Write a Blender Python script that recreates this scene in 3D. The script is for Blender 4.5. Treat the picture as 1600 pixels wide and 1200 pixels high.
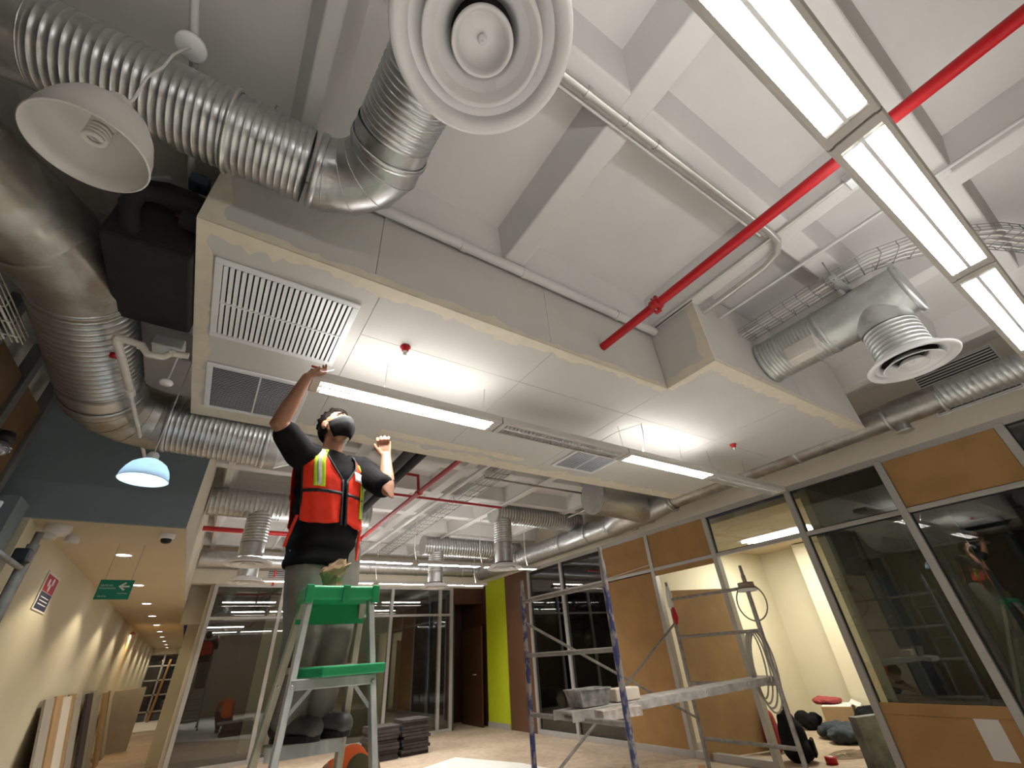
import bpy, bmesh, math, random
from mathutils import Vector, Matrix
for o in list(bpy.data.objects): bpy.data.objects.remove(o, do_unlink=True)
SC = bpy.context.scene
COL = SC.collection
random.seed(7)
PI = math.pi
# ------------------------------------------------------------------ camera
cam = bpy.data.cameras.new('camera'); camo = bpy.data.objects.new('camera', cam); COL.objects.link(camo)
_R = ((0.84084316, -0.53787371, -0.06061894), (0.24819586, 0.48265605, -0.83990592), (0.48102141, 0.69118378, 0.53933606))
# world X runs along the light strings, world Y along the corridor, Z up; rows of _R: camera right, down, forward
camo.matrix_world = Matrix(((_R[0][0], -_R[1][0], -_R[2][0], 0.0), (_R[0][1], -_R[1][1], -_R[2][1], 0.0),
                            (_R[0][2], -_R[1][2], -_R[2][2], 1.35), (0, 0, 0, 1)))
cam.sensor_fit = 'HORIZONTAL'; cam.sensor_width = 36.0; cam.lens = 661.97 / 1600 * 36.0
cam.clip_start = 0.02; cam.clip_end = 200
SC.camera = camo
# ------------------------------------------------------------------ world: night outside
w = bpy.data.worlds.new('night'); SC.world = w; w.use_nodes = True
w.node_tree.nodes['Background'].inputs[0].default_value = (0.010, 0.014, 0.03, 1)
w.node_tree.nodes['Background'].inputs[1].default_value = 0.6
SC.view_settings.view_transform = 'Standard'; SC.view_settings.look = 'None'
SC.view_settings.exposure = 0.45; SC.view_settings.gamma = 1.0
SC.view_settings.use_curve_mapping = False
def area(name, loc, sx, sy, power, col=(1, .97, .93), rot=(0, 0, 0), shape='RECTANGLE', spread=PI, parent=None):
    L = bpy.data.lights.new(name, 'AREA'); L.shape = shape; L.size = sx; L.size_y = sy
    L.energy = power; L.color = col; L.spread = spread
    o = bpy.data.objects.new(name, L); COL.objects.link(o); o.location = loc; o.rotation_euler = rot
    if parent: o.parent = parent
    return o
# ------------------------------------------------------------------ mesh helpers
class MB:
    def __init__(s): s.v = []; s.f = []; s.sm = []
    def add(s, vs, fs, smooth=False):
        b = len(s.v); s.v += [tuple(p) for p in vs]; s.f += [tuple(i + b for i in q) for q in fs]; s.sm += [smooth] * len(fs); return s
    def box(s, x0, x1, y0, y1, z0, z1):
        v = [(x, y, z) for x in (x0, x1) for y in (y0, y1) for z in (z0, z1)]
        return s.add(v, [(0, 1, 3, 2), (4, 6, 7, 5), (0, 4, 5, 1), (2, 3, 7, 6), (0, 2, 6, 4), (1, 5, 7, 3)])
    def obox(s, c, ax, ay, az):
        c = Vector(c); ax = Vector(ax); ay = Vector(ay); az = Vector(az)
        v = [c + ax * i + ay * j + az * k for i in (-1, 1) for j in (-1, 1) for k in (-1, 1)]
        return s.add(v, [(0, 1, 3, 2), (4, 6, 7, 5), (0, 4, 5, 1), (2, 3, 7, 6), (0, 2, 6, 4), (1, 5, 7, 3)])
    def beam(s, p, q, w, h, up=(0, 0, 1)):
        p = Vector(p); q = Vector(q); d = (q - p); L = d.length; d.normalize(); u = Vector(up)
        sd = d.cross(u)
        if sd.length < 1e-4: sd = d.cross(Vector((1, 0, 0)))
        sd.normalize(); u = sd.cross(d)
        return s.obox((p + q) / 2, d * L / 2, sd * w / 2, u * h / 2)
    def prism(s, poly, vec):
        n = len(poly); vec = Vector(vec); a = [Vector(p) for p in poly]
        fs = [tuple(range(n))[::-1], tuple(range(n, 2 * n))] + [(i, (i + 1) % n, n + (i + 1) % n, n + i) for i in range(n)]
        return s.add(a + [p + vec for p in a], fs)
    def rings(s, R, closed=True, cap0=True, cap1=True, smooth=True, loop=False):
        n = len(R[0]); vs = [p for r in R for p in r]; fs = []
        m = len(R)
        for i in range(m - 1 + (1 if loop else 0)):
            k = (i + 1) % m
            for j in range(n if closed else n - 1):
                j2 = (j + 1) % n
                fs.append((i * n + j, i * n + j2, k * n + j2, k * n + j))
        s.add(vs, fs, smooth)
        if cap0: s.add(R[0], [tuple(range(n))[::-1]])
        if cap1: s.add(R[-1], [tuple(range(n))])
        return s
    def tube(s, path, r, n=12, cap=True, smooth=True, loop=False):
        P = [Vector(p) for p in path]; m = len(P); R = []
        rad = r if isinstance(r, (list, tuple)) else [r] * m
        ref = None
        for i in range(m):
            a = P[i] - P[i - 1] if (i > 0 or loop) else P[1] - P[0]
            b = P[(i + 1) % m] - P[i] if (i < m - 1 or loop) else a
            a.normalize(); b.normalize(); t = a + b
            if t.length < 1e-5: t = a.copy()
            t.normalize()
            if ref is None:
                ref = t.orthogonal().normalized()
            ref = (ref - t * ref.dot(t)).normalized(); bi = t.cross(ref)
            sc = 1.0 / max(0.45, a.dot(t))          # mitre
            fold = (b - a); fold = fold.normalized() if fold.length > 1e-4 else None
            ring = []
            for j in range(n):
                th = 2 * PI * j / n; o = (ref * math.cos(th) + bi * math.sin(th)) * rad[i]
                if fold is not None:
                    f2 = (fold - t * fold.dot(t))
                    if f2.length > 1e-4: f2.normalize(); o = o + f2 * (o.dot(f2) * (sc - 1))
                ring.append(P[i] + o)
            R.append(ring)
        return s.rings(R, cap0=cap and not loop, cap1=cap and not loop, smooth=smooth, loop=loop)
    def lathe(s, prof, n=32, c=(0, 0, 0), axis='Z', cap0=False, cap1=False, smooth=True):
        R = []
        for r, h in prof:
            ring = []
            for j in range(n):
                t = 2 * PI * j / n; a, b = r * math.cos(t), r * math.sin(t)
                p = (a, b, h) if axis == 'Z' else ((h, a, b) if axis == 'X' else (b, h, a))
                ring.append((p[0] + c[0], p[1] + c[1], p[2] + c[2]))
            R.append(ring)
        return s.rings(R, cap0=cap0, cap1=cap1, smooth=smooth)
    def spiral(s, p, q, r, pitch=.05, n=28, ridge=.005):
        p = Vector(p); q = Vector(q); d = q - p; L = d.length; d.normalize()
        u = d.orthogonal().normalized(); w_ = d.cross(u)
        prof = ((0, 0), (.70, 0), (.80, .5), (.87, 1), (.94, .5)); K = len(prof)
        turns = int(L / pitch) + 2; N = turns * K; vs = []
        for i in range(-K, N):
            t, hgt = prof[i % K]; base = (i // K + t) * pitch
            for j in range(n):
                sft = max(0.0, min(L, base + pitch * j / n)); a = 2 * PI * j / n
                rr = r + ridge * hgt
                vs.append(p + d * sft + (u * math.cos(a) + w_ * math.sin(a)) * rr)
        fs = []; M = N + K
        for i in range(M - 1):
            for j in range(n - 1): fs.append((i * n + j, i * n + j + 1, (i + 1) * n + j + 1, (i + 1) * n + j))
            if i + 1 + K < M: fs.append((i * n + n - 1, (i + K) * n, (i + 1 + K) * n, (i + 1) * n + n - 1))
        return s.add(vs, fs, True)
    def obj(s, name, mat, parent=None, loc=None):
        me = bpy.data.meshes.new(name); me.from_pydata(s.v, [], s.f); me.update()
        me.polygons.foreach_set('use_smooth', s.sm)
        o = bpy.data.objects.new(name, me); COL.objects.link(o)
        if mat: me.materials.append(mat)
        if parent is not None: o.parent = parent
        if loc: o.location = loc
        return o
def fixn(o):
    bm = bmesh.new(); bm.from_mesh(o.data); bmesh.ops.recalc_face_normals(bm, faces=bm.faces); bm.to_mesh(o.data); bm.free(); return o
def bevel(o, w=.005, seg=2):
    m = o.modifiers.new('bevel', 'BEVEL'); m.width = w; m.segments = seg; m.limit_method = 'ANGLE'; return o
def tag(o, label, cat, group=None, kind=None):
    if label: o['label'] = label
    if cat: o['category'] = cat
    if group: o['group'] = group
    if kind: o['kind'] = kind
    return o
def thing(name, label, cat, loc=(0, 0, 0), rz=0, group=None):
    o = bpy.data.objects.new(name, None); COL.objects.link(o); o.location = loc; o.rotation_euler = (0, 0, rz)
    o.empty_display_size = .1
    return tag(o, label, cat, group)
def struct(o): o['kind'] = 'structure'; return o
def inst(src, name, parent, loc=(0, 0, 0), rot=(0, 0, 0), scale=(1, 1, 1)):
    o = bpy.data.objects.new(name, src.data); COL.objects.link(o); o.parent = parent
    o.location = loc; o.rotation_euler = rot; o.scale = scale; return o
def copy_tree(o, parent=None):
    c = o.copy(); COL.objects.link(c); c.parent = parent
    for ch in list(o.children): copy_tree(ch, c)
    return c
def arc(c, a, b, r, t0, t1, k):
    c = Vector(c); a = Vector(a); b = Vector(b)
    return [c + (a * math.cos(t0 + (t1 - t0) * i / k) + b * math.sin(t0 + (t1 - t0) * i / k)) * r for i in range(k + 1)]
# ------------------------------------------------------------------ materials
def nt(name):
    m = bpy.data.materials.new(name); m.use_nodes = True; t = m.node_tree
    return m, t, t.nodes['Principled BSDF']
def N(t, typ, **kw):
    n = t.nodes.new(typ)
    for k, v in kw.items(): setattr(n, k, v)
    return n
def ramp(t, fac, stops):
    r = N(t, 'ShaderNodeValToRGB'); el = r.color_ramp.elements
    while len(el) < len(stops): el.new(.5)
    for e, (p, c) in zip(el, stops): e.position = p; e.color = (c[0], c[1], c[2], 1)
    t.links.new(fac, r.inputs[0]); return r.outputs[0]
def noise(t, scale=5, detail=3, rough=.55, coord='Object', vec=None, stretch=None):
    n = N(t, 'ShaderNodeTexNoise'); n.inputs['Scale'].default_value = scale; n.inputs['Detail'].default_value = detail
    n.inputs['Roughness'].default_value = rough
    if vec is None:
        c = N(t, 'ShaderNodeTexCoord'); vec = c.outputs[coord]
    if stretch:
        mp = N(t, 'ShaderNodeMapping'); mp.inputs['Scale'].default_value = stretch; t.links.new(vec, mp.inputs[0]); vec = mp.outputs[0]
    t.links.new(vec, n.inputs['Vector']); return n.outputs['Fac']
def mat(name, col, rough=.6, metal=0, var=.0, vscale=6, col2=None, bump=0, bscale=60, emit=None, estr=0, stretch=None, lo=.35, hi=.65, coat=0, detail=4, spec=.5):
    m, t, b = nt(name)
    b.inputs['Specular IOR Level'].default_value = spec
    b.inputs['Roughness'].default_value = rough; b.inputs['Metallic'].default_value = metal
    b.inputs['Base Color'].default_value = (*col, 1)
    if coat: b.inputs['Coat Weight'].default_value = coat
    if var or col2:
        c2 = col2 or tuple(c * (1 - var) for c in col)
        f = noise(t, vscale, detail, stretch=stretch)
        t.links.new(ramp(t, f, [(lo, c2), (hi, col)]), b.inputs['Base Color'])
    if bump:
        f = noise(t, bscale, 3, stretch=stretch); bp = N(t, 'ShaderNodeBump'); bp.inputs['Strength'].default_value = bump
        bp.inputs['Distance'].default_value = .004; t.links.new(f, bp.inputs['Height']); t.links.new(bp.outputs[0], b.inputs['Normal'])
    if emit:
        b.inputs['Emission Color'].default_value = (*emit, 1); b.inputs['Emission Strength'].default_value = estr
    return m
def galv(name, c1, c2, rough=.34, scale=22, dirt=None):
    m, t, b = nt(name); b.inputs['Metallic'].default_value = .92
    v = N(t, 'ShaderNodeTexVoronoi'); v.inputs['Scale'].default_value = scale
    c = N(t, 'ShaderNodeTexCoord'); t.links.new(c.outputs['Object'], v.inputs['Vector'])
    mx = N(t, 'ShaderNodeMix', data_type='RGBA'); mx.inputs[6].default_value = (*c1, 1); mx.inputs[7].default_value = (*c2, 1)
    sp = N(t, 'ShaderNodeSeparateColor'); t.links.new(v.outputs['Color'], sp.inputs[0]); t.links.new(sp.outputs[0], mx.inputs[0])
    out = mx.outputs[2]
    if dirt:
        f = noise(t, 5, 5); r = ramp(t, f, [(.45, (0, 0, 0)), (.62, (1, 1, 1))])
        m2 = N(t, 'ShaderNodeMix', data_type='RGBA'); t.links.new(r, m2.inputs[0]); t.links.new(out, m2.inputs[6]); m2.inputs[7].default_value = (*dirt, 1); out = m2.outputs[2]
    t.links.new(out, b.inputs['Base Color'])
    rr = N(t, 'ShaderNodeMapRange'); rr.inputs[3].default_value = rough - .06; rr.inputs[4].default_value = rough + .1
    t.links.new(sp.outputs[1], rr.inputs[0]); t.links.new(rr.outputs[0], b.inputs['Roughness'])
    return m
def glassmat(name, tint, refl=1.0, rough=0.0):
    m = bpy.data.materials.new(name); m.use_nodes = True; t = m.node_tree; t.nodes.clear()
    o = N(t, 'ShaderNodeOutputMaterial'); tr = N(t, 'ShaderNodeBsdfTransparent'); tr.inputs[0].default_value = (*tint, 1)
    gl = N(t, 'ShaderNodeBsdfGlossy'); gl.inputs['Roughness'].default_value = rough; gl.inputs[0].default_value = (refl, refl, refl, 1)
    fr = N(t, 'ShaderNodeFresnel'); fr.inputs[0].default_value = 1.6; mx = N(t, 'ShaderNodeMixShader')
    mm = N(t, 'ShaderNodeMath', operation='MULTIPLY'); mm.inputs[1].default_value = 1.7; mm.use_clamp = True
    t.links.new(fr.outputs[0], mm.inputs[0]); t.links.new(mm.outputs[0], mx.inputs[0])
    t.links.new(tr.outputs[0], mx.inputs[1]); t.links.new(gl.outputs[0], mx.inputs[2]); t.links.new(mx.outputs[0], o.inputs[0])
    return m
def emis(name, col, s):
    m, t, b = nt(name); b.inputs['Base Color'].default_value = (*col, 1); b.inputs['Roughness'].default_value = .4
    b.inputs['Emission Color'].default_value = (*col, 1); b.inputs['Emission Strength'].default_value = s; return m
M = {}
M['ceil'] = mat('ceiling_paint', (.66, .645, .63), .75, var=.07, vscale=1.6, bump=.15, bscale=30)
M['white'] = mat('white_enamel', (.90, .90, .92), .28, var=.03)
M['lampwhite'] = mat('lamp_enamel', (.74, .72, .68), .3, var=.05)
M['grillewhite'] = mat('grille_enamel', (.76, .77, .79), .35, var=.03)
M['fixture'] = mat('fixture_paint', (.56, .53, .49), .45, var=.05)
M['louvre'] = mat('louvre_white', (.82, .82, .82), .25, metal=.2)
M['galv'] = galv('galvanized_steel', (.50, .51, .51), (.58, .59, .59), .36)
M['galvd'] = galv('dirty_galvanized_steel', (.42, .41, .38), (.49, .48, .45), .42, dirt=(.34, .31, .26))
M['galvdull'] = galv('dull_galvanized_steel', (.56, .58, .57), (.64, .66, .65), .46)
M['alu'] = mat('brushed_aluminium', (.60, .61, .62), .36, metal=.85, var=.25, vscale=9, bump=.1, stretch=(1, 1, .05))
M['red'] = mat('red_pipe_paint', (.47, .003, .008), .42, var=.1, vscale=4)
M['reddull'] = mat('red_paint_far', (.42, .012, .014), .45, var=.15)
M['pvc'] = mat('white_pvc', (.70, .66, .60), .42, var=.12, vscale=8)
M['conduit'] = mat('conduit_steel', (.66, .66, .63), .32, metal=.7, var=.1)
M['wpipe'] = mat('painted_pipe', (.64, .63, .62), .5, var=.05)
M['black'] = mat('black_plastic', (.012, .012, .013), .5)
M['blackmat'] = mat('black_insulation', (.010, .009, .009), .85, var=.3, vscale=12, bump=.4, bscale=40)
M['mull'] = mat('anodised_mullion', (.47, .46, .43), .42, metal=.35, var=.08, vscale=3)
M['gasket'] = mat('black_gasket', (.015, .015, .015), .6)
M['cream'] = mat('cream_wall_paint', (.68, .63, .47), .7, var=.05, vscale=1.2, bump=.1, bscale=50)
M['header'] = mat('beige_header_paint', (.68, .62, .51), .72, var=.06, vscale=1.5, bump=.1, bscale=40)
M['corrceil'] = mat('beige_ceiling_paint', (.60, .50, .35), .75, var=.05, vscale=1.5)
M['bluegrey'] = mat('blue_grey_paint', (.24, .30, .335), .7, var=.12, vscale=1.5)
M['kraft'] = mat('brown_board', (.40, .225, .08), .75, var=.16, vscale=3, bump=.15, bscale=25)
M['kraft2'] = mat('kraft_paper', (.46, .30, .14), .62, var=.2, vscale=2.2, bump=.8, bscale=5)
M['brownpanel'] = mat('brown_laminate', (.125, .058, .030), .4, var=.25, vscale=2.5, stretch=(1, 1, .08), detail=6)
M['darkdoor'] = mat('dark_wood_door', (.075, .026, .014), .42, var=.3, vscale=3, stretch=(1, 1, .08), detail=6)
M['lime'] = mat('lime_green_paint', (.45, .52, .012), .55, var=.06)
M['glass'] = glassmat('partition_glass', (.82, .84, .80))
M['glassclr'] = glassmat('clear_glass', (.86, .88, .86), .9)
M['glassnight'] = glassmat('night_glass', (.30, .32, .34))
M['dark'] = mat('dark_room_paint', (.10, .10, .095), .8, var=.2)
M['teal'] = mat('teal_grey_wall', (.10, .17, .165), .7, var=.1)
M['paper'] = mat('white_paper', (.72, .70, .66), .7)
M['compound'] = mat('joint_compound', (.74, .67, .54), .8, var=.08, vscale=14)
# ================================================================== STRUCTURE
XW, ZS, ZR, ZSLAB = 6.33, 3.05, 3.62, 3.84          # right glazed wall, soffit underside, rib underside, slab
YF = 11.2                                            # far glazed wall
GT, TR = 3.03, 2.44                                  # glazing top, transom height
# ---- floor
def floor_mat():
    m, t, b = nt('protected_floor'); b.inputs['Roughness'].default_value = .65
    f = noise(t, .9, 5); f2 = noise(t, 9, 4)
    c = ramp(t, f, [(.35, (.36, .27, .18)), (.6, (.48, .38, .27))])
    d = ramp(t, f2, [(.3, (.75, .75, .75)), (.6, (1, 1, 1))])
    mx = N(t, 'ShaderNodeMix', data_type='RGBA', blend_type='MULTIPLY'); mx.inputs[0].default_value = 1
    t.links.new(c, mx.inputs[6]); t.links.new(d, mx.inputs[7]); t.links.new(mx.outputs[2], b.inputs['Base Color']); return m
M['floor'] = floor_mat()
struct(MB().box(-4, 12, -4, 27, -.12, 0).obj('floor', M['floor']))
# ---- waffle ceiling
ceil = struct(MB().box(-4, 6.9, -4, YF + .1, ZSLAB, ZSLAB + .2).obj('ceiling', M['ceil']))
def rib(x0, x1, y0, y1, axis):
    # tapered rib: narrow soffit at ZR, wider at slab
    tp = .075
    if axis == 'Y':
        ZR_ = ZR - .004
        poly = [(x0, y0, ZR_), (x1, y0, ZR_), (x1 + tp, y0, ZSLAB + .01), (x0 - tp, y0, ZSLAB + .01)]; vec = (0, y1 - y0, 0)
    else:
        poly = [(x0, y0, ZR), (x0, y1, ZR), (x0, y1 + tp, ZSLAB + .01), (x0, y0 - tp, ZSLAB + .01)]; vec = (x1 - x0, 0, 0)
    o = fixn(MB().prism(poly, vec).obj('rib', M['ceil'], ceil)); bevel(o, .012, 3); return o
for xc in (-2.93, -1.55, -.155, 1.205, 2.66, 4.05, 5.45):
    hw = .075 if xc != -.155 else .035
    rib(xc - hw, xc + hw, -4 if xc < 2 else -.2, YF, 'Y')
for xc in (3.2, 4.7, 6.1): rib(xc - .075, xc + .075, -4, -.2, 'Y')
for yc in (-3.4, -2.3, -1.3, -.205, .505, 1.70, 2.85, 3.95, 5.1, 6.25, 7.4, 8.55, 9.7, 10.85):
    rib(-4, 6.9 if yc != .505 else 5.5, yc - .075, yc + .075, 'X')
# ---- soffit (dropped bulkhead of gypsum boards)
soff = struct(MB().box(-.36, 5.02, 1.80, 3.52, ZS + .03, ZS + .05).obj('ceiling_soffit', M['ceil']))
M['soffit'] = mat('soffit_board_paint', (.60, .585, .55), .78, var=.05, vscale=2.5, bump=.1, bscale=40)
g = .0015; th = .016
def board(x0, x1, y0, y1, z0, z1):
    return MB().box(x0 + g * (x1 - x0 > .1), x1 - g * (x1 - x0 > .1), y0 + g * (y1 - y0 > .1), y1 - g * (y1 - y0 > .1), z0, z1).obj('gypsum_board', M['soffit'], soff)
for b_ in [(-.45, .39, 1.67, 3.64), (.39, 1.55, 1.67, 2.13), (1.55, 2.65, 1.67, 2.13), (.39, 1.55, 2.13, 3.64), (1.55, 2.65, 2.13, 3.64), (2.65, 3.9, 1.24, 2.13), (3.9, 5.1, 1.24, 2.13), (2.65, 3.9, 2.13, 3.64), (3.9, 5.1, 2.13, 3.64)]:
    board(*b_, ZS, ZS + th)
for b_ in [(-.45, .33), (.33, 1.5), (1.5, 2.65)]: board(b_[0], b_[1], 1.67, 1.67 + th, ZS + th, ZR + .2)
board(2.65, 2.65 + th, 1.24, 1.67, ZS + th, ZR)
for b_ in [(2.65, 3.9), (3.9, 5.1)]: board(b_[0], b_[1], 1.24, 1.24 + th, ZS + th, ZR + .2)
board(5.1 - th, 5.1, 1.25, 3.64, ZS + th, ZR + .2)
for b_ in [(-.45, 1.5), (1.5, 3.4), (3.4, 5.1)]: board(b_[0], b_[1], 3.64 - th, 3.64, ZS + th, ZR + .2)
# ragged bands of joint compound along the arrises, proud of the boards
def ragged(p, q, inw, nrm, w0, amp, step=.035, seed=1):
    rnd = random.Random(seed); p = Vector(p); q = Vector(q); inw = Vector(inw); nrm = Vector(nrm)
    d = q - p; n = max(3, int(d.length / step)); mb = MB(); top = []; bot = []; cur = 0
    for i in range(n + 1):
        a = p + d * i / n; cur = cur * .75 + rnd.uniform(-amp, amp) * .6
        wdt = max(.02, w0 + cur + (rnd.random() < .06) * amp)
        top.append(a + nrm * .0022); bot.append(a + inw * wdt + nrm * .0015)
    vs = top + bot; fs = [(i, i + 1, n + 2 + i, n + 1 + i) for i in range(n)]
    mb.add(vs, fs)
    m2 = mb.obj('compound_band', M['compound'], soff)
    sm = m2.modifiers.new('solid', 'SOLIDIFY'); sm.thickness = .002; sm.offset = 0
    return m2
Dn = (0, 0, -1)
ragged((-.45, 1.67, ZS), (2.65, 1.67, ZS), (0, 1, 0), Dn, .07, .035, seed=1)
ragged((-.45, 1.67, ZS), (2.65, 1.67, ZS), (0, 0, 1), (0, -1, 0), .035, .02, seed=2)
ragged((-.45, 1.67, ZS), (-.45, 3.64, ZS), (1, 0, 0), Dn, .06, .025, seed=3)
ragged((2.65, 1.67, ZS), (2.65, 1.24, ZS), (1, 0, 0), Dn, .07, .03, seed=4)
ragged((2.65, 1.67, ZS), (2.65, 1.24, ZS), (0, 0, 1), (-1, 0, 0), .06, .02, seed=5)
ragged((2.65, 1.24, ZS), (5.1, 1.24, ZS), (0, 1, 0), Dn, .10, .03, seed=6)
ragged((2.65, 1.24, ZS), (5.1, 1.24, ZS), (0, 0, 1), (0, -1, 0), .035, .012, seed=7)
ragged((2.65, 1.24, ZS), (2.65, 1.24, ZR), (0, 1, 0), (-1, 0, 0), .09, .02, seed=8)
ragged((2.65, 1.24, ZS), (2.65, 1.24, ZR), (1, 0, 0), (0, -1, 0), .02, .008, seed=9)
ragged((-.45, 3.64, ZS), (5.1, 3.64, ZS), (0, -1, 0), Dn, .16, .05, seed=10)
ragged((-.45, 1.67, ZS), (-.45, 1.67, ZR - .2), (1, 0, 0), (0, -1, 0), .10, .04, seed=12)
ragged((.9, 3.30, ZS), (2.4, 3.30, ZS), (0, .12, 0), Dn, .9, .3, seed=13)
# ---- right glazed wall: header, mullions, transoms, panes
wr = struct(MB().box(XW - .06, XW + .14, -4, YF + .1, GT + .04, ZSLAB).obj('wall_right', M['header']))
mY = [-.56, .52, 1.6, 2.7, 4.03, 5.25, 6.43, 7.73, 8.96]
MW = .075
def mull(y, z0=0, z1=GT):
    m = MB().box(XW - .05, XW + .05, y - MW / 2, y + MW / 2, z0, z1).obj('mullion', M['mull'], wr); bevel(m, .004, 2); return m
for y in mY: mull(y)
MB().box(XW - .045, XW + .045, -.6, 8.96, GT - .03, GT + .045).obj('head_rail', M['mull'], wr)
def rail(y0, y1, z, h=.05, name='transom'):
    return bevel(MB().box(XW - .045, XW + .045, y0 + MW / 2, y1 - MW / 2, z - h / 2, z + h / 2).obj(name, M['mull'], wr), .003, 2)
def pane(y0, y1, z0, z1, m, name='pane', x=XW, t=.006):
    o = MB().box(x - t / 2, x + t / 2, y0 + MW / 2, y1 - MW / 2, z0, z1).obj(name, m, wr)
    g_ = MB()
    for (a, b, c, d) in ((y0 + MW / 2, y0 + MW / 2 + .012, z0, z1), (y1 - MW / 2 - .012, y1 - MW / 2, z0, z1), (y0 + MW / 2, y1 - MW / 2, z1 - .012, z1), (y0 + MW / 2, y1 - MW / 2, z0, z0 + .012)):
        g_.box(x - .012, x + .012, a, b, c, d)
    g_.obj('gasket', M['gasket'], o); return o
def sheet(y0, y1, z0, z1, m, x, t=.012, name='cover_board'):
    o = MB().box(x - t, x, y0, y1, z0, z1).obj(name, m, wr); return bevel(o, .003, 1)
for i in range(len(mY) - 1):
    y0, y1 = mY[i], mY[i + 1]
    rail(y0, y1, TR)
    if i not in (3,): rail(y0, y1, .04, .08, 'sill_rail')
    pane(y0, y1, TR + .025, GT - .03, M['glassclr'] if i == 3 else M['glass'])
    if i == 3:
        pass
    elif i == 4:
        pass
    else: pane(y0, y1, .08, TR - .025, M['glass'])
# brown boards over the transom lights and bays
sheet(.56, 1.56, TR + .03, GT + .01, M['kraft'], XW - .02)
sheet(4.07, 5.21, TR - .10, GT, M['kraft'], XW - .02)
sheet(5.29, 6.39, TR - .02, GT, M['kraft'], XW - .02)
sheet(5.27, 6.42, .03, TR - .04, M['kraft'], XW - .025)
sheet(1.63, 2.66, .05, .68, M['kraft'], XW - .012)
sheet(1.62, 2.66, .60, .70, M['kraft'], XW - .024)
# kraft covered door leaf standing ajar behind the open bay
dl = struct(MB().obox((6.78, 4.78, 1.05), (.54, -.19, 0), (.007, .02, 0), (0, 0, 1.03)).obj('door_1', M['kraft2']))
bevel(dl, .004, 1)
hb = MB(); hb.tube([(7.16, 4.55, 1.02), (7.12, 4.48, 1.02), (7.02, 4.52, 1.02)], .01, 8).obj('door_handle', M['alu'], dl)
# thin strip of sagging wire along boards
# ---- end of right wall: brown panel and lime green pier
struct(MB().box(XW - .04, XW + .1, 9.0, 10.0, 0, GT + .04).obj('wall_panel_1', M['brownpanel']))
struct(MB().box(XW - .06, XW + .1, 10.0, 10.95, 0, GT + .04).obj('wall_panel_2', M['lime']))
struct(MB().box(XW - .075, XW - .06, 10.0, 10.95, 0, .10).obj('baseboard_right', M['mull']))
# ---- far glazed wall
FT, FTR = 2.93, 2.33
wf = struct(MB().box(-.5, XW, YF - .06, YF + .14, FT + .02, ZSLAB).obj('wall_far', M['header']))
fX = [.12, 1.37, 2.55, 3.8, 5.06, 5.38]
for x in fX:
    bevel(MB().box(x - .035, x + .035, YF - .05, YF + .05, 0, FT).obj('mullion', M['mull'], wf), .004, 2)
MB().box(.09, 5.41, YF - .045, YF + .045, FT - .03, FT + .02).obj('head_rail', M['mull'], wf)
for i in range(5):
    a, b = fX[i] + .035, fX[i + 1] - .035
    MB().box(a, b, YF - .04, YF + .04, FTR - .025, FTR + .025).obj('transom', M['mull'], wf)
    MB().box(a, b, YF - .04, YF + .04, 0, .06).obj('sill_rail', M['mull'], wf)
    MB().box(a, b, YF - .003, YF + .003, FTR + .025, FT - .03).obj('pane', M['glass'], wf)
    MB().box(a, b, YF - .003, YF + .003, .06, FTR - .025).obj('pane', M['glass'], wf)
# rooms behind the far glass
wb = struct(MB().box(-.2, 5.4, 12.75, 12.9, 0, 3.2).obj('wall_back_room', M['cream']))
struct(MB().box(.02, .12, YF + .1, 12.75, 0, 3.2).obj('wall_back_left', M['header']))
MB().box(.14, 1.3, 12.70, 12.75, 0, 2.95).obj('wood_panel', M['brownpanel'], wb)
MB().box(4.35, 5.38, 12.70, 12.75, 0, 2.95).obj('wood_panel', M['darkdoor'], wb)
MB().box(2.6, 2.66, 12.70, 12.75, 0, 3.2).obj('cover_strip', M['mull'], wb)
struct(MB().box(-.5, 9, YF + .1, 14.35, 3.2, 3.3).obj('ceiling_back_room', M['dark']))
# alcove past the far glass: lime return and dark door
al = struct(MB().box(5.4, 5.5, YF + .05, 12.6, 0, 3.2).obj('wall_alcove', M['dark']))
MB().box(5.5, 5.95, 12.5, 12.6, 0, 3.2).obj('lime_panel', M['lime'], al)
MB().box(5.95, XW + .1, 12.48, 12.6, 0, 3.2).obj('wood_panel', M['darkdoor'], al)
d2 = struct(MB().obox((6.16, 11.55, 1.02), (.04, .60, 0), (.022, 0, 0), (0, 0, 1.02)).obj('door_2', M['darkdoor']))
MB().tube([(6.03, 11.1, 1.02), (6.0, 11.1, 1.02), (6.0, 11.22, 1.02)], .011, 8).obj('door_handle', M['alu'], d2)
struct(MB().box(XW - .02, XW + .1, 10.95, 12.6, 0, 3.2).obj('wall_alcove_right', M['darkdoor']))
struct(MB().box(5.38, XW, YF - .03, YF + .1, FT - .35, FT + .05).obj('trim_1', M['darkdoor']))
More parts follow.
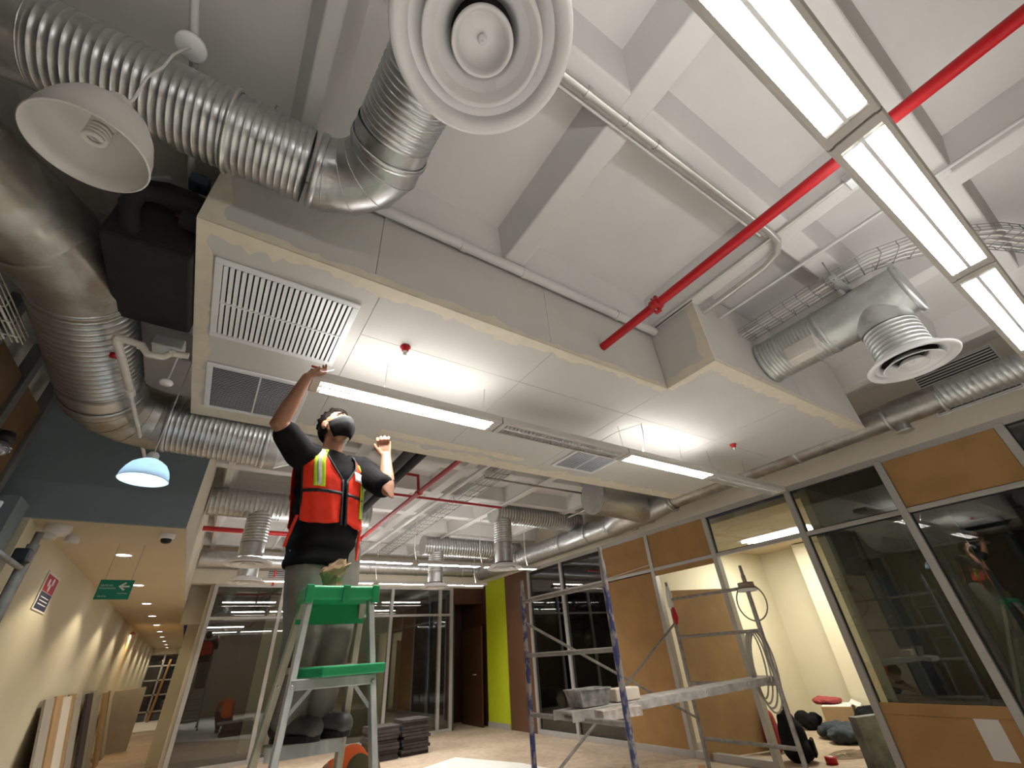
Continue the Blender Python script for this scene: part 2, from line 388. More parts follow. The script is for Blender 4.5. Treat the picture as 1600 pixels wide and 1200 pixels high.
# ---- bright room behind the right wall
struct(MB().box(XW + .1, 10.3, 5.45, 5.6, 0, 3.0).obj('wall_room_left', M['cream']))
rb = struct(MB().box(10.2, 10.35, 4.15, 5.5, 0, 3.0).obj('wall_room_back', M['cream']))
MB().box(9.75, 10.2, 4.15, 4.5, 0, 2.9).obj('pier', M['cream'], rb)
w1 = struct(MB().box(10.2, 10.26, 2.6, 4.15, 2.30, 2.36).obj('window_1', M['mull']))
MB().box(10.22, 10.23, 2.6, 4.15, .3, 2.30).obj('pane', M['glassnight'], w1)
MB().box(10.2, 10.3, 2.6, 4.15, 0, .3).obj('window_sill', M['cream'], w1)
MB().box(10.2, 10.35, 2.6, 4.15, 2.36, 3.0).obj('lintel', M['cream'], w1)
MB().box(10.6, 10.65, 1.5, 5.2, -.1, 3.1).obj('backdrop', M['dark'], w1)  # dark plate standing beyond the night window pane
rc = struct(MB().box(XW + .14, 10.3, 2.55, 5.5, 2.92, 3.0).obj('ceiling_room', M['corrceil']))
struct(MB().box(XW + .05, 10.3, 2.5, 2.6, 0, 3.0).obj('wall_room_right', M['cream']))
struct(MB().box(XW + .1, 10.2, 5.43, 5.45, 0, .1).obj('baseboard_room', M['mull']))
# ---- dark rooms on both sides of it
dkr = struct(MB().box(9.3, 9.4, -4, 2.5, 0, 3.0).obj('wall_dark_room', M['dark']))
tag(bevel(MB().box(7.3, 7.34, 1.45, 2.48, 0, 2.7).obj('grey_tone_panel', mat('grey_tone_panel', (.40, .39, .31), .7, var=.15, vscale=1.5)), .004), 'added grey panel behind the dark glass', 'panel')  # panel added so the bay behind the glass looks grey instead of black
MB().box(7.295, 7.30, 1.95, 1.96, 0, 2.7).obj('panel_joint', M['mull'], bpy.data.objects['grey_tone_panel'])
MB().box(9.27, 9.3, 1.35, 2.1, 1.5, 3.0).obj('teal_panel', M['teal'], dkr)
MB().box(9.27, 9.3, -.8, .05, 1.7, 3.0).obj('teal_panel', M['teal'], dkr)
MB().box(9.2, 9.27, .55, .68, 0, 3.0).obj('post', M['mull'], dkr)
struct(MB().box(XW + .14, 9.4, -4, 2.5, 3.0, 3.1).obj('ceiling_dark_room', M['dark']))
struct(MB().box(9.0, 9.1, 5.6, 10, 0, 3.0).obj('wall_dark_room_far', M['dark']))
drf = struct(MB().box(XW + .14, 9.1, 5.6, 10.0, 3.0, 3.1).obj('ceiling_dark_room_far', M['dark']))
door3 = struct(MB().box(7.6, 7.64, 8.1, 9.0, 0, 2.1).obj('door_3', M['brownpanel']))
MB().tube([(7.58, 8.2, 1.0), (7.54, 8.2, 1.0), (7.54, 8.32, 1.0)], .011, 8).obj('door_handle', M['alu'], door3)
tag(MB().box(6.46, 6.47, 6.5, 7.66, .25, 2.42).obj('bay_backdrop', mat('grey_green_backdrop', (.42, .44, .36), .8, var=.06)), 'added grey green blind behind the dark glass bay', 'backdrop')  # added stand-in for the room wall, set close to the glass to catch light
MB().box(6.43, 6.50, 6.5, 7.66, .215, .25).obj('bottom_bar', M['mull'], bpy.data.objects['bay_backdrop'])
struct(MB().box(XW + .1, 9.1, 9.9, 10, 0, 3.0).obj('wall_dark_room_end', M['dark']))
# ---- corridor: dropped beige ceiling, blue-grey bulkhead, cream wall
YB, ZB, CXL, CXR = 5.0, 2.53, -1.36, -.32
cc = struct(MB().box(CXL - .02, CXR, YB + .02, 26, ZB, ZB + .03).obj('ceiling_corridor', M['corrceil']))
struct(MB().box(-4, CXR, YB - .02, YB + .02, ZB, ZSLAB).obj('wall_bulkhead', M['bluegrey']))
struct(MB().box(CXR - .03, CXR, YB + .02, YF + 1, ZB + .03, ZSLAB).obj('wall_fascia', M['header']))
struct(MB().box(CXL - .14, CXL, YB, 26, 0, ZSLAB).obj('wall_left', M['cream']))
we = struct(MB().box(-2, .3, 26, 26.1, 2.25, 3).obj('wall_corridor_end', M['cream']))
for x in (-1.36, -.86, -.36, .05): MB().box(x - .03, x + .03, 25.95, 26.05, 0, 2.3).obj('mullion', M['mull'], we)
for z in (.35, .9, 1.4, 1.9): MB().box(-1.36, .05, 25.95, 26.03, z - .025, z + .025).obj('transom', M['mull'], we)
MB().box(-1.36, .05, 26.0, 26.01, 0, 2.3).obj('pane', M['glassnight'], we)
MB().beam((-.75, 25.2, 0), (-.60, 25.5, 2.1), .07, .07).obj('prop', M['kraft'], we)
struct(MB().box(CXR, .02, 11.9, 12.1, 2.3, 3.2).obj('wall_corridor_beam', M['header']))
struct(MB().box(.02, .12, 14.2, 26, 0, 3).obj('wall_corridor_right', M['header']))
struct(MB().box(CXL, .12, 21, 25.9, .001, .05).obj('floor_plastic', M['paper']))
# ---- unfinished left partition: metal studs, brown boards, blue-grey corner
wl = struct(MB().box(-1.62, -1.60, 2.05, YB - .02, 2.9, ZSLAB).obj('wall_left_partition', M['ceil']))
ys = (2.15, 2.75, 3.35, 3.95, 4.5)
M['oldboard'] = mat('dark_brown_board', (.17, .095, .04), .8, var=.3, vscale=3)
M['stud'] = mat('dull_steel_stud', (.20, .205, .20), .55, metal=.4, var=.2)
for i, y in enumerate(ys):
    MB().box(-1.53, -1.46, y - .045, y + .045, 0, 3.5).obj('stud', M['stud'], wl)
for i in range(len(ys) - 1):
    MB().box(-1.50, -1.48, ys[i] + .05, ys[i + 1] - .05, 0, 3.22).obj('brown_board', M['oldboard'], wl)
MB().box(-1.54, -1.46, 2.05, YB - .02, 3.5, 3.56).obj('track', M['galvdull'], wl)
MB().box(-1.50, -1.40, 4.72, YB - .02, 0, 2.62).obj('corner_return', M['bluegrey'], wl)
# ---- room behind the camera (bounces the light)
struct(MB().box(-4.1, -4, -4, YB, 0, ZSLAB).obj('wall_behind_left', M['dark']))
struct(MB().box(-4, 7, -4.1, -4, 0, ZSLAB).obj('wall_behind', M['header']))
# ================================================================== LIGHT STRINGS
M['tube'] = emis('fluorescent_tube', (1, .97, .93), 7.0)
M['tubefar'] = emis('fluorescent_tube_far', (1, .97, .94), 7.0)
M['tubeoff'] = mat('unlit_tube', (.75, .75, .75), .3)
FW, FH = .17, .055
blade_src = {}
def blade(kind):
    if kind not in blade_src:
        o = MB().box(-.0012, .0012, -.033, .033, 0, .026).obj('louvre_blade', M['louvre']); blade_src[kind] = o.data
        bpy.data.objects.remove(o)
    return blade_src[kind]
def fixture(x0, L, y, z, lit, label, group, nb=34, watts=20, up=8, tube=None, tilt=82):
    t = thing('linear_light', label, 'light', (x0, y, z), 0, group)
    h = FW / 2
    for s in (-1, 1):
        poly = [(0, s * h, .012), (0, s * (h - .008), 0), (0, s * (h - .022), 0), (0, s * (h - .016), .03), (0, s * (h - .016), FH), (0, s * (h - .004), FH)]
        fixn(MB().prism(poly, (L, 0, 0)).obj('side_rail', M['fixture'], t))
    for xx in (0, L - .045):
        bevel(MB().box(xx, xx + .045, -h + .004, h - .004, .002, FH).obj('end_plate', M['fixture'], t), .004, 2)
    fixn(MB().prism([(.045, -.006, .004), (.045, .006, .004), (.045, .012, .05), (.045, -.012, .05)], (L - .09, 0, 0)).obj('reflector', M['louvre'], t))
    for s in (-1, 1):
        tm = (tube or M['tube']) if lit else M['tubeoff']
        tb = MB().tube([(.06, s * .042, .040), (L - .06, s * .042, .040)], .0085, 8).obj('tube', tm, t)
    for s in (-1, 1): fixn(MB().prism([(.045, s * .012, .050), (.045, s * .042, .053), (.045, s * .069, .044), (.045, s * .069, .047), (.045, s * .042, .056), (.045, s * .012, .053)], (L - .09, 0, 0)).obj('reflector_wing', M['louvre'], t))
    bd = blade(0)
    for s in (-1, 1):
        for i in range(nb):
            b = bpy.data.objects.new('louvre_blade', bd); COL.objects.link(b); b.parent = t
            b.location = (.06 + (L - .12) * i / (nb - 1), s * .037, .002); b.scale = (1, .95, 1)
    if lit:
        for s in (-1, 1): area('lamp_down', (L / 2, s * .042, .030), L - .12, .022, watts / 2, parent=t, spread=PI * .9)
        if up:
            for s in (-1, 1): area('lamp_up', (L / 2, s * .03, FH + .02), L - .12, .06, up, rot=(PI + s * math.radians(tilt), 0, 0), parent=t)
    return t
ZL = 2.745
G1 = 'hanging light string under the soffit'
names1 = ['lit linear light that the worker on the ladder is holding', 'unlit linear light with louvres, next after the one the worker holds',
          'lit linear light in the middle of the string under the soffit', 'unlit linear light at the glazed wall end of the soffit string']
for i in range(4):
    fixture(.20 + 1.27 * i, 1.26, 2.335, ZL, i in (0, 2), names1[i], G1, watts=28, up=3.3)
G2 = 'bright light string overhead'
names2 = ['lit linear light overhead, out of view above the round diffuser', 'large bright linear light at the top edge of the photo above the red pipe',
          'large bright linear light between the red pipe and the wire cable tray', 'bright linear light right of the T shaped duct diffuser', 'bright linear light at the right edge by the wall grille']
for i in range(5):
    fixture(-1.07 + 1.25 * i, 1.24, -.045, ZL, True, names2[i], G2, watts=34, up=2.0, nb=40, tilt=50)
for (yy, rowname) in ((7.25, 'nearer'), (9.35, 'farther')):
    for i in range(4):
        fixture(.28 + 1.27 * i, 1.26, yy, ZL, True, '%s far light string, %s linear light counted from the corridor' % (rowname, ('first', 'second', 'third', 'fourth')[i]),
                'far light strings', nb=14, watts=22, up=3.0, tilt=60, tube=M['tubefar'])
# hanging wires and power leads
def wire(name, pts, r, m, label, cat, group=None, n=6):
    return tag(MB().tube(pts, r, n).obj(name, m), label, cat, group)
M['cable'] = mat('white_cable', (.72, .70, .66), .5); M['steelwire'] = mat('steel_wire', (.36, .36, .36), .4, metal=.7)
for k, x in enumerate((.62, 1.36, 2.75, 3.6, 4.05, 4.7)):
    wire('hanger_wire', [(x, 2.335 + (.02 if k % 2 else -.02), ZL + FH), (x + .01, 2.335, ZS)], .0018, M['steelwire'],
         'thin steel wire hanging the light string, %s from the worker' % ('first', 'second', 'third', 'fourth', 'fifth', 'sixth')[k], 'wire', 'soffit hanger wires')
wire('power_cable', [(2.92, 2.20, ZS), (2.93, 2.21, 2.98), (2.99, 2.27, 2.92), (3.0, 2.31, 2.84), (3.02, 2.335, ZL + FH)], .006, M['cable'], 'white power cable dropping from soffit to the lit middle light', 'cable')
wire('loose_wire', [(2.45, 2.33, ZL + FH + .02), (2.62, 2.25, 2.92), (2.92, 2.2, ZS - .004)], .0025, M['cable'], 'loose slack wire slanting up to the cable hole in the soffit', 'wire')
for k, (yy, x) in enumerate([(7.25, 1.55), (7.25, 2.82), (7.25, 4.09), (7.25, 5.1), (9.35, 1.55), (9.35, 2.82), (9.35, 4.09), (9.35, 5.1)]):
    wire('hanger_wire', [(x, yy, ZL + FH), (x - .04, yy, ZL + .25), (x - .02, yy, ZR)], .005, M['cable'],
         'white hanger lead above the %s far light string, %s from the corridor' % ('nearer' if yy < 8 else 'farther', ('first', 'second', 'third', 'fourth')[k % 4]), 'wire', 'far hanger leads')
# ================================================================== GRILLES ON THE SOFFIT
def grille(x0, x1, y0, y1, z, label, slat_axis, n, nsub, group=None):
    t = thing('air_grille', label, 'grille', ((x0 + x1) / 2, (y0 + y1) / 2, z), 0, group)
    hx, hy = (x1 - x0) / 2, (y1 - y0) / 2; fw = .035
    for (a, b, c, d) in ((-hx, hx, -hy, -hy + fw), (-hx, hx, hy - fw, hy), (-hx, -hx + fw, -hy + fw, hy - fw), (hx - fw, hx, -hy + fw, hy - fw)):
        bevel(MB().box(a, b, c, d, -.012, 0).obj('frame_bar', M['grillewhite'], t), .003, 2)
    MB().box(-hx + .01, hx - .01, -hy + .01, hy - .01, -.0015, -.0005).obj('black_backing', M['blackmat'], t)  # black sheet stands in for the shade inside the duct
    ix, iy = hx - fw, hy - fw; src = None
    for k in range(nsub):
        if slat_axis == 'Y':
            L0, L1 = -iy + 2 * iy * k / nsub + .004, -iy + 2 * iy * (k + 1) / nsub - .004
            cells = [(-ix + 2 * ix * (i + .5) / n, (L0 + L1) / 2) for i in range(n)]; ln = L1 - L0
        else:
            L0, L1 = -ix + 2 * ix * k / nsub + .004, -ix + 2 * ix * (k + 1) / nsub - .004
            cells = [((L0 + L1) / 2, -iy + 2 * iy * (i + .5) / n) for i in range(n)]; ln = L1 - L0
        for (cx, cy) in cells:
            if src is None:
                sp = (2 * ix if slat_axis == 'Y' else 2 * iy) / n
                w_ = sp * (.33 if slat_axis == 'Y' else .26)
                mb = MB()
                if slat_axis == 'Y': mb.obox((0, 0, 0), (w_, 0, .0035), (0, ln / 2, 0), (-.0006, 0, .0012))
                else: mb.obox((0, 0, 0), (ln / 2, 0, 0), (0, w_, .004), (0, -.0005, .001))
                src = mb.obj('slat', M['grillewhite'], t); src.location = (cx, cy, -.008)
            else: inst(src, 'slat', t, (cx, cy, -.008))
        if k:
            if slat_axis == 'Y': MB().box(-ix, ix, L0 - .009, L0 + .001, -.013, -.002).obj('divider', M['grillewhite'], t)
            else: MB().box(L0 - .009, L0 + .001, -iy, iy, -.013, -.002).obj('divider', M['grillewhite'], t)
    return t
grille(-.37, .32, 1.87, 2.53, ZS - .003, 'square white supply grille with wide slats at the soffit corner', 'Y', 23, 2)
grille(-.37, .25, 2.84, 3.47, ZS - .003, 'white return grille with fine slats behind the raised arm', 'X', 26, 2)
grille(2.75, 3.34, 2.84, 3.34, ZS - .003, 'white return grille with fine slats beyond the unlit light', 'X', 22, 2)
# wall grilles on the header boards
def wall_grille(label, c, hx, hz, n, normal):
    t = thing('wall_grille', label, 'grille', c)
    if normal == 'X':
        MB().box(-.008, .004, -hx, hx, -hz, hz).obj('frame', M['grillewhite'], t)
        MB().box(-.0095, -.008, -hx * .95, hx * .95, -hz * .94, hz * .94).obj('dark_backing', M['dark'], t)  # dark plate replaces the shade behind the slats, for contrast
        s = MB().obox((0, 0, 0), (.008, 0, .006), (0, hx * .94, 0), (-.002, 0, .004)).obj('slat', M['grillewhite'], t, (-.012, 0, -hz * .9))
        for i in range(1, n): inst(s, 'slat', t, (-.014, 0, -hz * .9 + 1.8 * hz * i / (n - 1)))
    else:
        MB().box(-hx, hx, -.008, .004, -hz, hz).obj('frame', M['grillewhite'], t)
        MB().box(-hx * .95, hx * .95, -.0095, -.008, -hz * .94, hz * .94).obj('dark_backing', M['dark'], t)  # same dark plate in place of shade between the slats
        s = MB().obox((0, 0, 0), (hx * .94, 0, 0), (0, .008, .006), (0, -.002, .004)).obj('slat', M['grillewhite'], t, (0, -.012, -hz * .9))
        for i in range(1, n): inst(s, 'slat', t, (0, -.014, -hz * .9 + 1.8 * hz * i / (n - 1)))
    return t
wall_grille('white slatted wall grille behind the wall duct at right', (XW - .068, .52, 3.535), .35, .27, 17, 'X')
wall_grille('white slatted wall grille on the far header near the corridor', (1.28, YF - .068, 3.22), .30, .20, 11, 'Y')
# ================================================================== ROUND DIFFUSERS
def diffuser(c, label, R=.25, neck=.15, drop=.1, tilt=(0, 0, 0)):
    t = thing('ceiling_diffuser', label, 'diffuser', c, 0, 'round white diffusers'); t.rotation_euler = tilt
    MB().lathe([(neck, .075), (neck + .01, .03), (R * .80, .018), (R * .97, .010), (R, .004), (R * .985, -.006), (R * .93, -.010), (R * .84, .0), (R * .80, .020), (R * .78, .05), (neck, .07)], 56).obj('outer_ring', M['white'], t)
    MB().lathe([(R * .62, -.004), (R * .66, -.012), (R * .645, -.016), (R * .60, -.010), (R * .50, .018), (R * .36, .045), (R * .34, .046), (R * .44, .028), (R * .54, .008), (R * .62, -.004)], 56).obj('middle_cone', M['white'], t)
    MB().lathe([(R * .31, -.006), (R * .34, -.014), (R * .325, -.019), (R * .29, -.014), (R * .265, .0), (R * .25, .016), (.002, .018)], 48).obj('inner_cone', M['white'], t)
    MB().lathe([(.002, .0), (.012, .002), (.014, .012), (.012, .018)], 16).obj('screw', M['white'], t)
    MB().lathe([(.002, .05), (R * .62, .05), (R * .62, .052), (.002, .052)], 32).obj('damper', M['blackmat'], t)
    return t
# ================================================================== DUCTS
def duct(name_label, loc=(0, 0, 0), cat='duct'):
    return thing('air_duct', name_label, cat, loc)
def collar(t, p, d, r, w=.03, m=None):
    d = Vector(d).normalized(); p = Vector(p)
    o = MB().tube([p - d * w / 2, p - d * w / 2 + d * .004, p + d * w / 2 - d * .004, p + d * w / 2], [r + .002, r + .007, r + .007, r + .002], 32, cap=False).obj('collar', m or M['galv'], t); return o
def elbow(t, p0, d0, d1, bend, r, k=4, m=None):
    """gored elbow that starts at p0 heading d0 and leaves heading d1; returns its end point"""
    d0 = Vector(d0).normalized(); d1 = Vector(d1).normalized(); p0 = Vector(p0); c = p0 + d1 * bend
    pts = [c - d1 * bend * math.cos(a) + d0 * bend * math.sin(a) for a in [PI / 2 * i / k for i in range(k + 1)]]
    pts = [p0 - d0 * .001] + [c - d1 * bend * math.cos(a) / math.cos(PI / 4 / k) + d0 * bend * math.sin(a) / math.cos(PI / 4 / k) for a in [PI / 2 * (i + .5) / k for i in range(k)]] + [c + d0 * bend]
    for i in range(len(pts) - 1):
        pass
    o = MB().tube(pts, r, 32, cap=False).obj('elbow', m or M['galv'], t)
    es = o.modifiers.new('split', 'EDGE_SPLIT'); es.split_angle = math.radians(14)
    sm = MB()
    for q in pts[1:-1]:
        i = pts.index(q); a = (pts[i] - pts[i - 1]).normalized(); b = (pts[i + 1] - pts[i]).normalized(); tt = (a + b).normalized()
        u = d0.cross(d1).normalized(); v = tt.cross(u)
        ring = [q + (u * math.cos(x) + v * math.sin(x) / max(.5, a.dot(tt))) * (r + .001) for x in [2 * PI * j / 32 for j in range(32)]]
        sm.tube(ring, .0022, 6, loop=True)
    sm.obj('gore_seam', m or M['galv'], t)
    return c + d0 * bend
def spiral(t, p, q, r, m=None, pitch=.027, ridge=.0032, n=32):
    return MB().spiral(p, q, r, pitch, n, ridge).obj('spiral_pipe', m or M['galv'], t)
# --- left overhead duct: along X, elbow, back towards the camera, drop to the big diffuser
DY, DZ, DR = 1.37, 3.295, .160
t = duct('silver spiral duct overhead at upper left ending in an elbow at the big diffuser', (-1, DY, DZ)); 
t.location = (0, 0, 0)
spiral(t, (-2.3, DY, DZ), (-1.18, DY, DZ), DR); collar(t, (-1.16, DY, DZ), (1, 0, 0), DR, .05)
MB().tube([(-1.15, DY, DZ), (-.98, DY, DZ)], DR + .001, 32, cap=False).obj('plain_pipe', M['galv'], t)
spiral(t, (-1.0, DY, DZ), (-.10, DY, DZ), DR); collar(t, (-.06, DY, DZ), (1, 0, 0), DR + .004, .03)
collar(t, (-.40, DY, DZ), (1, 0, 0), DR + .004, .022)
e = elbow(t, (-.07, DY, DZ), (1, 0, 0), (0, -1, 0), .26, DR + .001)
collar(t, (e.x, e.y - .02, e.z), (0, -1, 0), DR + .004, .03)
MB().tube([e, (e.x, e.y - .10, DZ)], DR + .002, 32, cap=False).obj('plain_pipe', M['galv'], t)
EX = e.x
spiral(t, (EX, e.y - .08, DZ), (EX + .03, .62, DZ - .02), DR - .004)
e2 = elbow(t, (EX + .03, .64, DZ - .02), (0, -1, 0), (0, 0, -1), .21, DR - .004)
MB().tube([e2, (e2.x, e2.y, 2.86)], DR - .012, 32, cap=False).obj('plain_pipe', M['galv'], t)
hook = MB().beam((-.33, DY + .12, DZ + .12), (-.33, DY + .12, ZSLAB), .006, .006).obj('hanger_rod', M['steelwire'], t)
MB().tube([(-.40 + .001, DY + (DR + .012) * math.cos(a), DZ + (DR + .012) * math.sin(a)) for a in [2 * PI * i / 32 for i in range(32)]], .006, 6, loop=True).obj('strap', M['conduit'], t)
diffuser((.262, .40, 2.80), 'large round white diffuser overhead at the top of the photo', R=.255)
jb = thing('duct_outlet_box', 'small white outlet box clipped on top of the upper left duct', 'box', (-1.02, DY - .14, DZ + .16))
bevel(MB().box(-.05, .05, -.03, .03, -.03, .03).obj('box_body', M['pvc'], jb), .006, 2); MB().box(-.02, .025, -.034, -.03, -.012, .015).obj('socket', M['black'], jb)
# --- right duct: out of the notch face, T with drop and diffuser
RX, RZ, RR = 3.50, 3.30, .175
t = duct('silver T shaped duct leaving the soffit notch beside the cable tray')
spiral(t, (RX, 1.235, RZ), (RX, .78, RZ), RR, M['galvdull']); collar(t, (RX, 1.22, RZ), (0, 1, 0), RR, .03, M['galvdull'])
collar(t, (RX, .76, RZ), (0, 1, 0), RR + .002, .025, M['galvdull'])
MB().tube([(RX, .78, RZ), (RX, .24, RZ)], RR + .001, 36, cap=False).obj('plain_pipe', M['galvdull'], t)
MB().tube([(RX, .245, RZ), (RX, .24, RZ), (RX, .215, RZ), (RX, .21, RZ)], [RR + .001, RR + .012, RR + .012, RR + .004], 36).obj('end_cap', M['galvdull'], t)
MB().tube([(RX, .44, RZ), (RX, .44, 3.08)], .160, 36, cap=False).obj('drop_collar', M['galvdull'], t)
spiral(t, (RX, .44, 3.10), (RX, .44, 2.86), .155, M['galvdull'], .030, .005)
diffuser((RX + .02, .44, 2.81), 'round white diffuser under the T shaped duct at right', R=.25)
sb = thing('sensor_box', 'beige sensor box fixed on the side of the T shaped duct', 'box', (RX - .205, .90, 3.145))
bevel(MB().box(-.05, .06, -.11, .11, -.06, .06).obj('box_body', M['pvc'], sb), .014, 3)
MB().box(-.056, -.05, -.085, .085, -.035, .04).obj('cover_plate', M['pvc'], sb)
# --- big dirty duct at left, turning under the soffit far edge
BX, BZ, BR = -.95, 3.11, .215
t = duct('wide dirty duct at left that turns behind the worker')
o_ = MB().tube([(-2.6, 1.55, BZ + .06), (-1.62, 1.72, BZ + .05), (-1.26, 1.92, BZ + .03), (-1.05, 2.18, BZ + .01), (BX, 2.42, BZ), (BX, 2.52, BZ)], [BR, BR, BR, BR, BR, BR], 36, cap=False).obj('plain_pipe', M['galvd'], t)
o_.modifiers.new('split', 'EDGE_SPLIT').split_angle = math.radians(12)
collar(t, (-1.06, 2.19, BZ + .01), (.3, 1, 0), BR + .001, .02, M['galvd'])
collar(t, (BX, 2.50, BZ), (0, 1, 0), BR + .002, .03, M['galvd'])
spiral(t, (BX, 2.48, BZ), (BX, 3.36, BZ - .05), BR, M['galv'], .048, .007)
MB().tube([(BX, 3.34, BZ - .05), (BX, 3.56, BZ - .06)], BR + .004, 32, cap=False).obj('plain_pipe', M['galv'], t)
collar(t, (BX, 3.50, BZ - .06), (0, 1, 0), BR + .005, .035)
e = elbow(t, (BX, 3.53, BZ - .06), (0, 1, 0), (1, 0, 0), .36, BR + .006, 4, M['galvd'])
spiral(t, (e.x, e.y, e.z), (.10, e.y, e.z - .02), BR + .004, M['galv'], .034, .003)
collar(t, (e.x + .02, e.y, e.z), (1, 0, 0), BR + .006, .03)
collar(t, (.10, e.y, e.z - .02), (1, 0, 0), BR + .006, .04)
e2 = elbow(t, (.10, e.y, e.z - .02), (1, 0, 0), (0, 0, 1), .30, BR + .005, 4, M['galv'])
MB().tube([e2, (e2.x, e2.y, ZSLAB - .02)], BR + .003, 32, cap=False).obj('plain_pipe', M['galv'], t)
# --- duct along the right wall header
WX, WZ, WR = 5.86, 3.33, .135
t = duct('long duct running along the right wall header above the glazing')
spiral(t, (WX, -2.5, WZ), (WX, .72, WZ), WR, M['galvdull'], .05, .006)
MB().tube([(WX, .70, WZ), (WX, 1.15, WZ), (WX, 1.25, WZ - .01), (WX, 4.2, WZ - .04)], [WR + .004, WR + .004, WR, WR], 28, cap=False).obj('plain_pipe', M['galvd'], t)
for yy in (.72, 1.2, 2.2, 3.2): collar(t, (WX, yy, WZ - .02), (0, 1, 0), WR, .03, M['galvdull'])
MB().lathe([(.07, 0), (.07, -.16), (.085, -.17), (.06, -.18), (.002, -.18)], 20, (WX + .03, 1.12, WZ - .03)).obj('take_off', M['galvdull'], t)
p = [(WX, 4.15, WZ - .04), (WX, 4.6, WZ - .05), (WX - .05, 4.9, WZ - .06), (WX - .1, 5.25, WZ - .08), (WX + .02, 5.6, WZ - .1)]
MB().tube(p, [.15, .20, .22, .22, .2], 28, cap=False).obj('offset_bend', M['galv'], t)
MB().tube([(WX + .02, 5.55, WZ - .1), (WX + .02, 7.0, WZ - .1)], .185, 28, cap=False).obj('plain_pipe', M['galv'], t)
spiral(t, (WX + .02, 7.0, WZ - .1), (WX + .02, 10.5, WZ - .1), .18, M['galv'], .06, .005, 24)
for yy in (4.2, 4.72, 5.1, 5.6, 6.2, 7.0, 8.6, 9.8): collar(t, (WX + .0, yy, WZ - .07 - .02 * (yy > 5)), (0, 1, 0), .2 if 4.5 < yy < 5.9 else (.185 if yy > 5 else .15), .035)
# big round end hanging beyond the soffit edge
t = duct('wide round duct drum hanging beyond the far soffit edge')
MB().tube([(4.7, 4.75, 3.38), (4.9, 4.72, 3.36), (5.35, 4.68, 3.32), (5.75, 4.75, 3.28)], [.27, .27, .26, .22], 36).obj('drum', M['galv'], t)
MB().tube([(4.69, 4.75, 3.38), (4.72, 4.75, 3.38)], .285, 36).obj('drum_flange', M['galv'], t)
# --- far branch ducts with drops
def branch(label, y, zc, x0, x1, r, xd, zd, sp=True):
    t = duct(label)
    spiral(t, (x0, y, zc), (x1, y, zc), r, M['galv'], .06, .005, 24)
    if x0 > .5: MB().tube([(x0 + .005, y, zc), (x0 - .01, y, zc)], r + .008, 28).obj('end_cap', M['galvdull'], t)
    collar(t, (xd + .25, y, zc), (1, 0, 0), r + .002, .03)
    MB().tube([(xd, y, zc), (xd, y, zd + .05)], .155, 24, cap=False).obj('drop_pipe', M['galv'], t)
    spiral(t, (xd, y, zc - r * .6), (xd, y, zc - r * .6 - .42), .158, M['galv'], .04, .006, 24)
    return t
branch('far spiral duct with a round end and a drop, right of centre', 6.6, 3.56, 3.98, 5.95, .19, 4.16, 2.66)
diffuser((4.16, 6.6, 2.62), 'round white diffuser on the far duct right of centre', R=.30)
branch('farthest spiral duct with a drop above the dark glass partition', 8.8, 3.42, 3.55, 5.95, .19, 3.86, 2.66)
diffuser((3.86, 8.8, 2.62), 'smaller looking round diffuser hanging before the dark glass partition', R=.30)
branch('far spiral duct with a drop left of the worker', 7.1, 3.42, -.30, 1.9, .19, .36, 2.66)
diffuser((.36, 7.1, 2.62), 'round white diffuser left of the worker', R=.30)
t = duct('long duct running along the far wall header')
MB().tube([(-.3, 10.72, 3.32), (6.0, 10.72, 3.32)], .17, 24).obj('plain_pipe', M['galv'], t)
for xx in (.6, 1.8, 3.0, 4.2, 5.4): collar(t, (xx, 10.72, 3.32), (1, 0, 0), .172, .04)
MB().tube([(.46, 8.5, 3.3), (.46, 8.5, 2.67)], .15, 24).obj('drop_pipe', M['galv'], t)
diffuser((.46, 8.5, 2.60), 'round diffuser half hidden behind the one left of the worker', R=.28)
# ================================================================== PIPES
t = thing('sprinkler_main', 'bright red sprinkler pipe crossing the ceiling into the soffit', 'pipe')
MB().tube([(2.0, 1.67, 3.225), (2.0, -3.2, 3.225)], .030, 20).obj('red_pipe', M['red'], t)
MB().lathe([(.030, -.03), (.042, -.028), (.042, .028), (.030, .03)], 20, (2.0, 1.16, 3.225), 'Y').obj('coupling', M['red'], t)
for s in (-1, 1):
    MB().box(2.0 - .012, 2.0 + .012, 1.14, 1.18, 3.225 + s * .05 - .014, 3.225 + s * .05 + .014).obj('coupling_lug', M['red'], t)
    MB().tube([(1.98, 1.16, 3.225 + s * .05), (2.02, 1.16, 3.225 + s * .05)], .007, 8).obj('bolt', M['conduit'], t)
t = thing('sprinkler_branch', 'dark red sprinkler pipes beyond the soffit with side branches', 'pipe')
MB().tube([(2.0, 3.64, 3.225), (2.0, 10.4, 3.225)], .030, 14).obj('red_pipe', M['reddull'], t)
MB().tube([(2.0, 3.7, 3.225), (2.0, 3.78, 3.225)], .045, 14).obj('coupling', M['reddull'], t)
MB().tube([(2.0, 5.15, 3.225), (2.0, 5.25, 3.225)], .042, 14).obj('coupling', M['reddull'], t)
MB().tube([(2.0, 5.2, 3.225), (1.98, 5.2, 3.46), (1.5, 5.2, 3.46)], .018, 10).obj('branch_pipe', M['reddull'], t)
MB().tube([(1.7, 5.75, 3.36), (3.62, 5.75, 3.36)], .018, 10).obj('branch_pipe', M['reddull'], t)
MB().tube([(-.3, 7.75, 3.20), (2.0, 7.75, 3.20)], .035, 10).obj('branch_pipe', M['reddull'], t)
MB().tube([(1.0, 9.5, 3.22), (4.0, 9.5, 3.22)], .024, 10).obj('branch_pipe', M['reddull'], t)
MB().tube([(1.0, 9.9, 3.02), (1.0, 9.9, 2.75)], .02, 10).obj('drop_pipe', M['reddull'], t)
